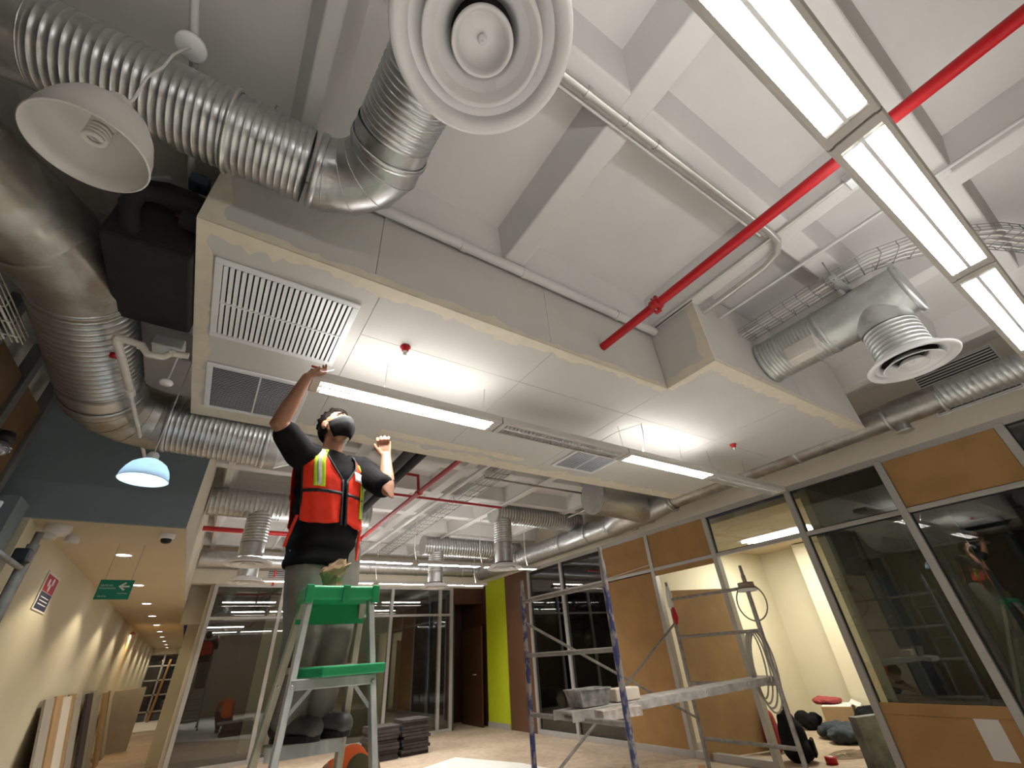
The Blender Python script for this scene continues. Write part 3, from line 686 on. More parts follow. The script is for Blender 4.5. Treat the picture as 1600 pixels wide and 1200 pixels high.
def sprinkler(x, y, label):
    t = thing('fire_sprinkler', label, 'sprinkler', (x, y, ZS), 0, 'soffit sprinklers')
    MB().lathe([(.002, -.0), (.030, -.001), (.034, -.006), (.024, -.010), (.022, -.032), (.012, -.036)], 20).obj('red_cup', M['red'], t)
    MB().lathe([(.012, -.034), (.014, -.050), (.008, -.056), (.006, -.066), (.016, -.068), (.016, -.070), (.002, -.072)], 16).obj('nozzle', M['conduit'], t)
sprinkler(.67, 2.12, 'red sprinkler head on the soffit beside the square grille')
sprinkler(4.18, 2.10, 'red sprinkler head on the soffit near the glazed wall')
for k, (dx, zz) in enumerate(((0, 3.22), (.16, 3.26))):
    tag(MB().tube([(1.42 + dx, 3.64, zz), (1.42 + dx, 9.5, zz)], .055, 14).obj('insulated_pipe', M['blackmat'] if k else mat('grey_insulation', (.05, .055, .055), .8)),
        ('left' if k == 0 else 'right') + ' of two dark insulated pipes behind the raised left hand', 'pipe', 'insulated pipes')
# painted pipe along the near soffit face
t = thing('painted_pipe', 'off white pipe running along the top of the soffit side', 'pipe')
MB().tube([(-.45, 1.62, 3.585), (2.64, 1.62, 3.585)], .034, 16).obj('pipe_run', M['wpipe'], t)
for x in (.83, 1.30, 2.2): MB().tube([(x - .02, 1.62, 3.585), (x + .02, 1.62, 3.585)], .039, 16).obj('coupling', M['wpipe'], t)
# conduits under the rib
t = thing('steel_conduit', 'shiny steel conduit running along the ceiling rib past the big diffuser', 'conduit')
MB().tube([(-1.5, .53, 3.585), (2.48, .53, 3.585), (2.62, .54, 3.58), (2.72, .60, 3.575), (2.76, .72, 3.57), (2.765, 1.0, 3.565), (2.765, 1.24, 3.56)], .022, 14).obj('pipe_run', M['conduit'], t)
for x in (.93, 1.20, 1.42): MB().tube([(x - .012, .53, 3.585), (x + .012, .53, 3.585)], .027, 14).obj('clamp', M['conduit'], t)
wire('thin_conduit', [(-1.5, .585, 3.6), (2.5, .585, 3.6)], .007, M['wpipe'], 'thin white conduit beside the shiny steel conduit', 'conduit')
t = thing('thin_conduit', 'thin grey conduit with a junction box below the big light', 'conduit')
MB().tube([(2.585, 1.6, 3.60), (2.585, .10, 3.60)], .011, 10).obj('pipe_run', M['conduit'], t)
bevel(MB().box(2.54, 2.63, -.02, .10, 3.555, 3.61).obj('junction_box', M['galvdull'], t), .004, 2)
wire('thin_conduit', [(2.99, 1.24, 3.59), (3.03, -1.2, 3.59)], .012, M['wpipe'], 'thin white conduit right of the soffit notch', 'conduit', n=8)
wire('thin_cable', [(2.62, 1.6, 3.605), (2.62, 1.22, 3.605)], .004, M['black'], 'thin black cable along the rib above the notch', 'cable')
# ================================================================== WIRE CABLE TRAYS
def tray(label, pts, w=.16, h=.055, cross=.10, m=None, r=.0028, cables=4):
    t = thing('cable_tray', label, 'cable tray'); m = m or M['steelwire']
    P = [Vector(p) for p in pts]
    def sides(off, z):
        out = []
        for i, p in enumerate(P):
            d = (P[min(i + 1, len(P) - 1)] - P[max(i - 1, 0)]).normalized(); s = d.cross(Vector((0, 0, 1))).normalized()
            out.append(p + s * off + Vector((0, 0, z)))
        return out
    for off, z in ((-w / 2, h), (w / 2, h), (-w / 2, 0), (-w / 4, 0), (0, 0), (w / 4, 0), (w / 2, 0), (-w / 2, h / 2), (w / 2, h / 2)):
        MB().tube(sides(off, z), r, 6).obj('long_wire', m, t)
    src = None
    for i in range(len(P) - 1):
        d = P[i + 1] - P[i]; n = max(1, int(d.length / cross)); dn = d.normalized(); rz = math.atan2(dn.y, dn.x)
        for k in range(n):
            if src is None:
                src = MB().tube([(0, -w / 2, h), (0, -w / 2, 0), (0, w / 2, 0), (0, w / 2, h)], r, 6).obj('cross_wire', m, t); o = src
            else: o = inst(src, 'cross_wire', t)
            o.location = P[i] + d * (k + .5) / n; o.rotation_euler = (0, 0, rz)
    for c in range(cables):
        off = -w * .35 + w * .7 * c / max(1, cables - 1)
        q = sides(off, .008 + .004 * (c % 2))
        MB().tube([v + Vector((random.uniform(-.006, .006), 0, 0)) for v in q], .0065, 6).obj('cable', M['cable'], t)
    return t
tray('wire cable tray with white cables passing above the T shaped duct', [(3.31, 1.24, 3.50), (3.31, .9, 3.50), (3.31, .5, 3.50), (3.34, .30, 3.51), (3.45, .12, 3.52), (3.62, -.06, 3.53), (3.9, -.25, 3.54), (4.6, -.55, 3.55), (5.6, -.9, 3.55)], .17, cross=.09)
bk = thing('tray_bracket', 'steel strut bracket under the wire cable tray', 'bracket', (3.31, .49, 3.48))
bevel(MB().box(-.16, .16, -.02, .02, -.035, .0).obj('channel', M['galvdull'], bk), .004, 2)
for s in (-.145, .145): MB().tube([(s, 0, -.04), (s, 0, .36)], .005, 8).obj('threaded_rod', M['steelwire'], bk)
tray('far wire cable tray beyond the soffit', [(3.05, 3.66, 3.52), (3.08, 6, 3.52), (3.12, 8, 3.52), (3.2, 10.4, 3.52)], .25, cross=.25, r=.006, cables=6)
tray('wire cable tray at the left edge beside the dirty duct', [(-1.30, 1.05, 2.98), (-1.30, 1.8, 2.98), (-1.30, 2.45, 2.98), (-1.30, 3.0, 2.98)], .17, cross=.12, m=M['conduit'], r=.004, cables=3)
wire('blue_cable', [(-1.33, 1.1, 3.0), (-1.31, 1.7, 3.0), (-1.33, 2.4, 3.0)], .008, mat('blue_cable', (.03, .10, .30), .4), 'blue data cable in the left wire tray', 'cable')
# loose hoop of flexible hose at the left edge
t = thing('coiled_hose', 'coiled translucent hose hanging at the left edge', 'hose', (-1.34, 2.55, 2.78))
pts = []
for i in range(120):
    a = 2 * PI * i / 24; rr = .10 + .012 * math.sin(i * .7); pts.append((rr * math.cos(a) * .9, rr * math.sin(a), .010 * (i / 24) + .004 * math.sin(i)))
MB().tube(pts, .009, 7).obj('hose', M['cable'], t)
MB().tube([(.095, -.02, -.005), (.10, 0, .03), (.095, .02, .06)], .014, 8).obj('tape', mat('blue_tape', (.02, .12, .35), .5), t)
# far ceiling bars
for k, (x, y0, y1, z, r_) in enumerate([(.9, 4, 10.5, 3.55, .022), (2.65, 4, 10.5, 3.45, .03), (3.9, 4.2, 10.5, 3.56, .02)]):
    tag(MB().tube([(x, y0, z), (x, y1, z)], r_, 10).obj('far_conduit', M['wpipe']), ('%s pale conduit under the far ceiling, counted from the corridor' % ('first', 'second', 'third')[k]), 'conduit', 'far conduits')
t = thing('duct_rail', 'thin dark rectangular conduit loop beyond the soffit edge', 'conduit')
MB().tube([(2.9, 5.0, 3.5), (5.2, 5.0, 3.5), (5.4, 5.4, 3.5), (5.4, 6.2, 3.5)], .016, 8).obj('pipe_run', M['galvd'], t)
# ================================================================== FAN COIL UNIT, DRAIN PIPES
t = thing('fan_coil_unit', 'black insulated fan coil box in the open end of the soffit', 'fan coil', (-.46, 1.9, 3.0))
bevel(MB().box(-.33, .004, .0, .62, .0, .40).obj('casing', M['blackmat'], t), .012, 2)
MB().box(-.31, -.01, -.012, .0, .03, .38).obj('access_panel', M['blackmat'], t)
MB().box(-.12, -.02, -.045, -.012, .22, .34).obj('valve_block', mat('rusty_steel', (.13, .05, .03), .7, var=.4, vscale=20), t)
t = thing('insulated_hose', 'black insulated hose looping above the fan coil box', 'hose')
MB().tube([(-.47, 1.80, 3.22), (-.54, 1.80, 3.24), (-.62, 1.80, 3.25), (-.68, 1.80, 3.235), (-.715, 1.80, 3.19), (-.715, 1.81, 3.12), (-.70, 1.86, 3.07), (-.69, 1.95, 3.06)], [.066, .064, .055, .045, .040, .038, .036, .036], 14).obj('hose_body', M['blackmat'], t)
MB().tube([(-.53, 1.81, 3.16), (-.46, 1.81, 3.15)], .05, 14).obj('hose_sleeve', M['blackmat'], t)
tag(MB().beam((-.80, 1.74, 3.14), (-.62, 1.74, 3.30), .014, .004).obj('hanger_strap', M['galvdull']), 'perforated steel strap slanting across the black hose', 'strap')
t = thing('valve_actuator', 'small blue valve actuator above the fan coil box', 'valve', (-.535, 1.80, 3.40))
bevel(MB().box(-.04, .04, -.035, .035, -.03, .03).obj('actuator_body', mat('blue_plastic', (.015, .05, .09), .5), t), .006, 2)
MB().tube([(0, 0, -.03), (0, 0, -.10)], .014, 10).obj('valve_stem', M['blackmat'], t)
MB().lathe([(.002, .05), (.022, .05), (.026, .03), (.02, .028)], 14).obj('valve_cap', M['black'], t)
t = thing('drain_pipe', 'white plastic drain pipe with an offset below the fan coil', 'pipe')
MB().tube([(-.40, 2.42, 2.80), (-.47, 2.42, 2.795), (-.50, 2.42, 2.76), (-.56, 2.42, 2.755), (-.60, 2.41, 2.795), (-.70, 2.40, 2.80)], .017, 12).obj('trap_pipe', M['pvc'], t)
MB().tube([(-.695, 2.40, 2.80), (-.70, 2.44, 2.80), (-.70, 3.05, 2.845)], .020, 12).obj('pipe_run', M['pvc'], t)
MB().tube([(-.70, 3.0, 2.833), (-.70, 3.08, 2.837)], .026, 12).obj('reducer', M['pvc'], t)
MB().tube([(-.70, 3.05, 2.835), (-.70, 4.98, 2.90)], .013, 10).obj('thin_run', M['pvc'], t)
for x in (-.47, -.60): MB().tube([(x - .012, 2.42, 2.795), (x + .012, 2.42, 2.795)], .021, 12).obj('coupling', M['pvc'], t)
MB().lathe([(.002, -.02), (.016, -.018), (.018, .01), (.012, .018), (.002, .02)], 12, (-.725, 2.6, 2.81), 'X').obj('red_cap', M['red'], t)
t = thing('ball_float_sensor', 'small white round sensor hanging by the open soffit end', 'sensor', (-.52, 2.85, 2.86))
MB().lathe([(.002, -.03), (.03, -.028), (.036, -.016), (.03, -.006), (.006, -.002), (.005, .17)], 18).obj('sensor_body', M['white'], t)
bevel(MB().box(-.60, -.46, 2.54, 2.64, 2.90, 2.97).obj('drain_pan', M['galvdull'], thing('drain_tray', 'small grey metal drain tray under the fan coil box', 'tray')), .006, 2)
# ================================================================== PENDANT LAMPS
def pendant(loc, label, lit, R=.155, tilt=(0, 0, 0)):
    t = thing('dome_pendant', label, 'lamp', loc, 0, 'dome pendant lamps'); t.rotation_euler = tilt
    H_ = .20 if not lit else .135
    prof = [(r_ if r_ > 1 else r_, z_) for r_, z_ in [(.028, H_), (.045, H_ * .985), (R * .50, H_ * .90), (R * .72, H_ * .74), (R * .88, H_ * .50), (R * .97, H_ * .25), (R, .004), (R + .003, 0), (R - .002, -.003), (R * .95, H_ * .25), (R * .86, H_ * .48), (R * .70, H_ * .71), (R * .48, H_ * .86), (.028, H_ * .95)]]
    sh = MB().lathe(prof, 48).obj('lamp_shade', M['lampwhite'] if not lit else M['lampshade_lit'], t)
    MB().lathe([(.002, H_ + .05), (.02, H_ + .05), (.032, H_ + .035), (.036, H_ - .01), (.03, H_ - .02)], 20).obj('lamp_holder', M['lampwhite'], t)
    MB().lathe([(.020, .185), (.024, .15), (.02, .145)], 16).obj('socket', M['black'] if not lit else M['white'], t)
    bm = M['bulb_lit'] if lit else M['lampwhite']
    MB().lathe([(.024, .15), (.03, .14), (.03, .10), (.022, .098)], 16).obj('bulb_base', M['lampwhite'], t)
    pts = []
    for i in range(60):
        a = 2 * PI * i / 15; pts.append((.022 * math.cos(a), .022 * math.sin(a), .098 - .055 * i / 59))
    MB().tube(pts, .0075, 8).obj('spiral_bulb', bm, t)
    return t
def shade_mat():
    m = bpy.data.materials.new('translucent_shade'); m.use_nodes = True; t_ = m.node_tree; b_ = t_.nodes['Principled BSDF']; b_.inputs['Base Color'].default_value = (.85, .88, .9, 1); b_.inputs['Roughness'].default_value = .25
    tl = N(t_, 'ShaderNodeBsdfTranslucent'); tl.inputs[0].default_value = (.85, .92, .98, 1); mx = N(t_, 'ShaderNodeMixShader'); mx.inputs[0].default_value = .55
    t_.links.new(b_.outputs[0], mx.inputs[1]); t_.links.new(tl.outputs[0], mx.inputs[2]); t_.links.new(mx.outputs[0], t_.nodes['Material Output'].inputs[0]); return m
M['lampshade_lit'] = shade_mat()
M['bulb_lit'] = emis('cool_bulb', (.62, .86, 1.0), 40.0)
pendant((-.595, 1.15, 2.62), 'unlit white dome pendant lamp at upper left below the silver duct', False, .138, (.08, -.04, 0))
t = thing('ceiling_rose', 'white round canopy with a bent cord for the unlit pendant', 'canopy', (-.605, 1.225, 3.50))
MB().lathe([(.002, -.012), (.05, -.012), (.055, -.008), (.055, .006), (.05, .010), (.002, .012)], 32).obj('canopy_disc', M['white'], t)
MB().tube([(0, 0, -.01), (.01, -.04, -.10), (.0, -.05, -.20), (.012, -.07, -.33), (.006, -.085, -.45), (.02, -.09, -.60), (.013, -.09, -.66)], .0045, 8).obj('cord', M['cable'], t)
wire('ceiling_conduit', [(-.605, -1.0, 3.53), (-.605, 2.0, 3.53)], .016, M['wpipe'], 'painted conduit above the unlit pendant canopy', 'conduit', n=10)
pl = pendant((-.52, 3.38, 2.42), 'lit dome pendant lamp glowing blue white before the blue grey wall', True, .130)
MB().tube([(0, 0, .18), (-.01, 0, 1.42)], .003, 6).obj('cord', M['cable'], pl)
Lp = bpy.data.lights.new('pendant_bulb', 'POINT'); Lp.energy = 20; Lp.color = (.60, .85, 1.0); Lp.shadow_soft_size = .03
lo = bpy.data.objects.new('pendant_bulb', Lp); COL.objects.link(lo); lo.parent = pl; lo.location = (0, 0, .055)
# ================================================================== CORRIDOR FITTINGS
M['downlight'] = emis('downlight_led', (.93, .86, 1.0), 14.0)
for k in range(10):
    y = 6.35 + 2.12 * k
    t = thing('downlight', 'round recessed downlight in the corridor ceiling, number %s from the camera' % ('one', 'two', 'three', 'four', 'five', 'six', 'seven', 'eight', 'nine', 'ten')[k], 'downlight', (-.87, y, ZB), 0, 'corridor downlights')
    MB().lathe([(.078, 0), (.078, -.006), (.070, -.008), (.066, -.002)], 28).obj('trim_ring', M['white'], t)
    MB().lathe([(.002, -.003), (.066, -.003)], 28).obj('lens', M['downlight'], t)
    if k == 0:
        for a in (-.3, .35): MB().tube([(.05 * a * 2, .07, -.004), (.09 * a * 2, .10, -.03)], .003, 6).obj('spring_clip', M['steelwire'], t)
    Ls = bpy.data.lights.new('downlight_beam', 'SPOT'); Ls.energy = 24; Ls.spot_size = math.radians(118); Ls.spot_blend = .35; Ls.color = (1, .86, .62); Ls.shadow_soft_size = .05
    o = bpy.data.objects.new('downlight_beam', Ls); COL.objects.link(o); o.parent = t; o.location = (0, 0, -.02)
t = thing('dome_camera', 'white dome security camera on the corridor ceiling edge', 'camera', (-.46, 5.28, ZB))
MB().lathe([(.06, 0), (.06, -.035), (.052, -.045), (.045, -.045)], 28).obj('housing', M['white'], t)
MB().lathe([(.045, -.044), (.042, -.065), (.03, -.08), (.002, -.086)], 24).obj('dark_dome', M['black'], t)
t = thing('emergency_light', 'white twin head emergency light at the corridor wall top', 'emergency light', (-1.22, 5.22, 2.44))
MB().lathe([(.09, .09), (.095, .06), (.09, .03), (.06, .01), (.002, .01)], 28).obj('base_dome', M['lampwhite'], t)
for (dx, dy) in ((-.03, -.03), (.11, .05)):
    MB().lathe([(.02, .04), (.045, .02), (.052, -.02), (.048, -.03), (.002, -.03)], 24, (dx, dy, .0)).obj('lamp_head', M['lampwhite'], t)
    MB().lathe([(.002, -.034), (.04, -.031)], 20, (dx, dy, .0)).obj('lens', M['glassclr'], t)
# green exit sign
t = thing('exit_sign', 'green hanging exit sign with a white arrow pointing left', 'sign', (-.76, 5.8, 2.115))
M['signgreen'] = mat('sign_green', (.012, .26, .17), .4); M['signwhite'] = mat('sign_white', (.85, .88, .86), .5)
bevel(MB().box(-.128, .128, -.006, .006, -.085, .085).obj('panel', M['signgreen'], t), .003, 1)
def flat(poly, y, d=-.0015):
    return MB().prism([(a, y, b) for a, b in poly], (0, d, 0))
fixn(flat([(.02, .028), (.065, .065), (.078, .055), (.052, .035), (.105, .035), (.105, .020), (.052, .020), (.078, 0), (.065, -.010)], -.0062).obj('arrow', M['signwhite'], t))
def text(s, size, mat_, parent, loc, rot=(PI / 2, 0, 0), name='lettering', ext=.0008, align='LEFT'):
    c = bpy.data.curves.new(name, 'FONT'); c.body = s; c.size = size; c.extrude = ext; c.align_x = align
    o = bpy.data.objects.new(name, c); COL.objects.link(o)
    dg = bpy.context.evaluated_depsgraph_get(); me = bpy.data.meshes.new_from_object(o.evaluated_get(dg))
    bpy.data.objects.remove(o); q = bpy.data.objects.new(name, me); COL.objects.link(q); me.materials.clear(); me.materials.append(mat_)
    q.parent = parent; q.location = loc; q.rotation_euler = rot; return q
text('RUTA DE', .021, M['signwhite'], t, (-.110, -.0065, .028)); text('EVACUACION', .019, M['signwhite'], t, (-.116, -.0065, .004)); text('SALIDA', .020, M['signwhite'], t, (-.108, -.0065, -.066))
MB().box(.03, .105, -.0075, -.006, -.035, -.031).obj('small_line', M['signwhite'], t)
for x in (-.1, .1): MB().tube([(x, 0, .085), (x, 0, ZB - 2.115)], .002, 6).obj('chain', M['steelwire'], t)
# red and dark poster on the corridor wall
t = thing('safety_poster', 'red and dark blue safety notice on the cream corridor wall', 'sign', (CXL + .004, 6.43, 2.16))
MB().box(0, .004, -.26, .26, -.165, .165).obj('board', M['paper'], t)
MB().box(.004, .0055, -.22, .22, .0, .145).obj('red_field', mat('sign_red', (.42, .02, .06), .5), t)
MB().box(.004, .0055, -.22, .22, -.15, -.005).obj('blue_field', mat('sign_navy', (.02, .03, .07), .5), t)
for (yy, zz) in ((-.10, .08), (.05, .10), (-.02, .04)): MB().lathe([(.002, 0), (.035, 0), (.035, .002), (.002, .002)], 16, (.0055, yy, zz), 'X').obj('pictogram', M['signwhite'], t)
for k in range(3): MB().box(.0055, .0065, -.16, .16, -.05 - .03 * k, -.043 - .03 * k).obj('text_line', M['signwhite'], t)
# warm strip of light at the far end of the corridor wall
t = thing('wall_sconce', 'warm wall light near the far end of the corridor', 'light', (CXL + .02, 15.5, 2.38))
MB().box(0, .05, -.15, .15, 0, .04).obj('housing', mat('sconce_red', (.25, .06, .03), .5), t)
area('sconce_glow', (.03, 0, -.01), .2, .04, 10, (1, .62, .25), parent=t)
# lights of the bright room
t = thing('room_light', 'triple tube ceiling light inside the bright cream room', 'light', (8.5, 4.05, 2.915))
MB().box(-.35, .35, -.66, .66, -.004, .004).obj('tray', M['white'], t)
for k in (-.2, 0, .2): MB().tube([(k, -.62, -.02), (k, .62, -.02)], .02, 10).obj('tube', M['tubefar'], t)
area('room_lamp', (0, 0, -.05), .6, 1.2, 62, (1, .97, .84), parent=t)
t = thing('smoke_detector', 'small smoke detector on the bright room ceiling', 'detector', (8.0, 3.4, 2.91))
MB().lathe([(.05, .01), (.05, -.02), (.03, -.035), (.002, -.035)], 20).obj('housing', M['white'], t)
# track lamp at the left edge
t = thing('twin_flood_lamp', 'black lamp with a clear multi lens head at the left edge', 'lamp', (-1.38, 3.9, 2.70))
MB().box(-.06, -.02, -.05, .05, -.02, .10).obj('bracket', M['black'], t)
MB().lathe([(.04, .10), (.055, .06), (.05, .04), (.02, .03)], 20).obj('upper_head', M['black'], t)
MB().lathe([(.03, .03), (.055, .0), (.05, -.04), (.02, -.06), (.002, -.062)], 20).obj('lens_head', mat('clear_lens', (.35, .36, .40), .12, metal=.6), t)
for a in range(5): MB().lathe([(.002, .012), (.012, .008), (.014, 0)], 10, (.05 * math.cos(a * .7 - 1.4), .05 * math.sin(a * .7 - 1.4), -.01 - .01 * (a % 2))).obj('lens_bead', M['signwhite'], t)
# ================================================================== LADDER
M['laddergreen'] = mat('green_ladder_plastic', (.008, .33, .115), .45, var=.2, vscale=20, col2=(.12, .30, .17), lo=.2, hi=.34)
M['ladderalu'] = mat('worn_aluminium', (.62, .64, .62), .42, metal=.55, var=.35, vscale=14, stretch=(1, 1, .25))
M['laddertan'] = mat('weathered_ladder_rail', (.50, .47, .36), .6, metal=.2, var=.4, vscale=12, stretch=(1, 1, .3))
t = thing('step_ladder', 'aluminium step ladder with a green top under the worker', 'ladder')
def lrail(xs, side, z):                       # rail position at height z; side -1 near the camera, +1 the climbing side
    k = (1.62 - z) / 1.62
    return Vector((xs * (.135 + .12 * k) + .525 - .02 * k, 2.335 + side * (.07 + (.42 if side < 0 else .56) * k), z))
for xs in (-1, 1):
    for sd in (-1, 1):
        a, b = lrail(xs, sd, 1.63), lrail(xs, sd, .03)
        r_ = bevel(MB().beam(a, b, .026 if sd < 0 else .03, .055 if sd > 0 else .045, up=(0, 1, 0)).obj('rail', M['ladderalu'] if sd < 0 else M['laddertan'], t), .004, 2)
        c = lrail(xs, sd, .02); bevel(MB().box(c.x - .025, c.x + .025, c.y - .04, c.y + .04, 0, .05).obj('rubber_foot', M['black'], r_), .006, 2)
        for zz in (1.3, .95, .6, .3):
            q = lrail(xs, sd, zz); MB().lathe([(.002, 0), (.007, 0), (.006, -.004), (.002, -.004)], 8, (q.x, q.y - .026 - .004 * (sd > 0), q.z), 'Y').obj('rivet', M['conduit'], r_)
top = bevel(MB().box(.362, .688, 2.225, 2.435, 1.612, 1.672).obj('top_cap', M['laddergreen'], t), .012, 3)
MB().box(.40, .65, 2.28, 2.38, 1.672, 1.676).obj('tool_tray', M['laddergreen'], top)
for x in (.362, .52, .655): bevel(MB().box(x, x + .033, 2.217, 2.228, 1.600, 1.674).obj('cap_rib', M['laddergreen'], top), .004, 2)
MB().box(.37, .68, 2.40, 2.43, 1.53, 1.612).obj('cap_skirt', M['laddergreen'], top)
for z in (1.36, 1.085, .81, .535, .26):
    a, b = lrail(-1, 1, z), lrail(1, 1, z)
    st = bevel(MB().box(a.x + .012, b.x - .012, a.y - .085, a.y + .02, z - .018, z + .006).obj('step', M['laddertan'], t), .004, 2)
    MB().box(a.x + .02, b.x - .02, a.y - .086, a.y - .080, z - .045, z + .002).obj('step_lip', M['ladderalu'], st)
for z in (1.305, .98, .62, .30):
    a, b = lrail(-1, -1, z), lrail(1, -1, z)
    bevel(MB().box(a.x - .005, b.x + .005, a.y - .022, a.y - .005, z - .018, z + .018).obj('rear_brace', M['ladderalu'], t), .003, 2)
    for xs, q in ((-1, a), (1, b)):
        MB().beam((q.x - xs * .075, q.y - .012, z - .015), (q.x - xs * .004, q.y - .016, z - .095), .014, .004, up=(0, 1, 0)).obj('gusset', M['ladderalu'], t)
a, b = lrail(-1, -1, 1.335), lrail(1, -1, 1.335)
sh = fixn(MB().prism([(a.x + .02, a.y + .05, 1.325), (a.x + .09, a.y - .09, 1.325), (b.x + .025, b.y - .11, 1.325), (b.x + .03, b.y + .04, 1.325), (a.x + .02, a.y + .12, 1.325)], (0, 0, .036)).obj('pail_shelf', M['laddergreen'], t))
bevel(sh, .006, 2)
for xs in (-1, 1):
    MB().beam(lrail(xs, -1, .9), lrail(xs, 1, .86), .016, .004).obj('spreader', M['ladderalu'], t)
# ================================================================== PEOPLE
M['skin'] = mat('skin', (.36, .17, .095), .55, var=.15, vscale=9)
M['hair'] = mat('dark_hair', (.008, .006, .005), .95, bump=.8, bscale=120, spec=.1)
M['shirt'] = mat('black_tshirt', (.010, .010, .011), .9, var=.3, vscale=8, bump=.9, bscale=9, spec=.12)
M['vest'] = mat('orange_red_vest', (1.0, .04, .010), .75, var=.12, vscale=10, bump=.9, bscale=11)
M['yellow'] = mat('lime_reflective_tape', (.62, .86, .04), .4, var=.08)
M['silver'] = mat('silver_reflective_tape', (.55, .57, .55), .3, metal=.3)
M['trim'] = mat('black_vest_binding', (.01, .01, .011), .7)
M['trouser'] = mat('dusty_grey_trousers', (.23, .215, .18), .9, var=.35, vscale=7, bump=1.0, bscale=9)
M['shoe'] = mat('scuffed_work_boot', (.045, .045, .05), .6, var=.5, vscale=10, col2=(.11, .10, .09))
M['mask'] = mat('black_face_mask', (.008, .008, .009), .85, bump=.3, bscale=30, spec=.15)
def sph(mb, c, r, n=16, m=10, sc=(1, 1, 1), fr=None):
    c = Vector(c); R = []
    for i in range(m + 1):
        a = -PI / 2 + PI * i / m; ring = []
        for j in range(n):
            b = 2 * PI * j / n; v = Vector((math.cos(a) * math.cos(b) * sc[0], math.cos(a) * math.sin(b) * sc[1], math.sin(a) * sc[2])) * r
            if fr: v = fr[0] * v.x + fr[1] * v.y + fr[2] * v.z
            ring.append(c + v)
        R.append(ring)
    return mb.rings(R, cap0=False, cap1=False)
def limb(mb, pts, rad, n=16):
    P = [Vector(p) for p in pts]; Q = []; rr = []
    for i in range(len(P) - 1):
        for k in range(5):
            s = k / 5; Q.append(P[i].lerp(P[i + 1], s)); rr.append(rad[i] * (1 - s) + rad[i + 1] * s)
    Q.append(P[-1]); rr.append(rad[-1])
    mb.tube(Q, rr, n)
    for p, r in zip(P, rad): sph(mb, p, r * .998, n, 10)
    return mb
def remesh(mb, name, m, parent, vox, smooth=3):
    o = mb.obj(name + '_raw', m)
    md = o.modifiers.new('r', 'REMESH'); md.mode = 'VOXEL'; md.voxel_size = vox; md.use_smooth_shade = True
    if smooth: s = o.modifiers.new('s', 'SMOOTH'); s.iterations = smooth; s.factor = .5
    dg = bpy.context.evaluated_depsgraph_get(); me = bpy.data.meshes.new_from_object(o.evaluated_get(dg))
    old = o.data; bpy.data.objects.remove(o); bpy.data.meshes.remove(old)
    me.name = name; me.polygons.foreach_set('use_smooth', [True] * len(me.polygons))
    q = bpy.data.objects.new(name, me); COL.objects.link(q); q.parent = parent
    if not me.materials: me.materials.append(m)
    return q
def ring_at(c, l, f, w_, d_, n=40, e=2.3):
    out = []
    for j in range(n):
        a = 2 * PI * j / n; s_, c_ = math.sin(a), math.cos(a)
        out.append(Vector(c) + l * (w_ * math.copysign(abs(s_) ** (2 / e), s_)) + f * (d_ * math.copysign(abs(c_) ** (2 / e), c_)))
    return out
def hand(mb, wrist, d, pn, side, curl, spread=.22, sc=1.0, thumb_in=.4):
    """palm from wrist along d, palm normal pn; side = +1/-1 picks the thumb side"""
    d = Vector(d).normalized(); pn = Vector(pn); pn = (pn - d * pn.dot(d)).normalized(); sx = d.cross(pn) * side
    W = Vector(wrist)
    for i in range(4):
        off = (-.030 + .020 * i) * sc
        limb(mb, [W + d * .01 * sc + sx * off * .55, W + d * .085 * sc + sx * off], [.0145 * sc, .0125 * sc], 10)
    sph(mb, W + d * .05 * sc, .036 * sc, 14, 8, (1, 1, 1), (d * 1.1, sx * .95, pn * .42))
    ln = (.060, .074, .080, .070)
    for i in range(4):
        off = (-.030 + .020 * i) * sc; p = W + d * .085 * sc + sx * off
        dd = (d + sx * spread * (-.030 + .020 * i) / .03).normalized(); L = ln[i] * sc; cpts = [p]; cur = dd
        for k, fr in enumerate((.45, .30, .25)):
            ax = cur.cross(pn).normalized(); ang = curl[i] * (.8, 1.0, .7)[k]
            cur = (Matrix.Rotation(-ang, 3, ax) @ cur).normalized()
            if cur.dot(pn) < 0 and ang > 0 and k == 0: cur = (Matrix.Rotation(2 * ang, 3, ax) @ cur).normalized()
            cpts.append(cpts[-1] + cur * L * fr)
        limb(mb, cpts, [.0098 * sc, .0092 * sc, .0085 * sc, .0072 * sc], 10)
    tb = W + d * .028 * sc + sx * .030 * sc; td = (d * .75 + sx * (.9 - thumb_in) + pn * thumb_in).normalized()
    limb(mb, [W + d * .012 * sc + sx * .014 * sc, tb + td * .012 * sc, tb + td * .040 * sc, tb + (td + d * .25).normalized() * .068 * sc], [.016 * sc, .013 * sc, .0105 * sc, .0085 * sc], 10)
    return W + d * .085 * sc
def head(mb, c, F, U):
    F = Vector(F).normalized(); U = Vector(U); U = (U - F * U.dot(F)).normalized(); L = U.cross(F).normalized()
    fr = (L, F, U); C = Vector(c)
    P = lambda x, y, z: C + L * x + F * y + U * z
    sph(mb, P(0, -.012, .030), .094, 20, 14, (.83, 1.0, .92), fr)
    sph(mb, P(0, .018, -.030), .078, 18, 12, (.80, .92, 1.05), fr)
    sph(mb, P(0, .045, -.082), .036, 14, 10, (1.05, .9, .75), fr)
    sph(mb, P(0, .070, .030), .030, 14, 8, (1.7, .55, .55), fr)
    limb(mb, [P(0, .088, .022), P(0, .108, -.018)], [.009, .014], 10)
    for s in (-1, 1):
        sph(mb, P(s * .018, .096, -.020), .010, 10, 6, fr=fr); sph(mb, P(s * .045, .066, -.005), .022, 10, 8, (1, .6, .8), fr)
        sph(mb, P(s * .079, -.012, -.006), .030, 12, 8, (.28, .7, 1.05), fr)
    sph(mb, P(0, .090, -.052), .018, 12, 8, (1.5, .55, .55), fr)
    return P, fr
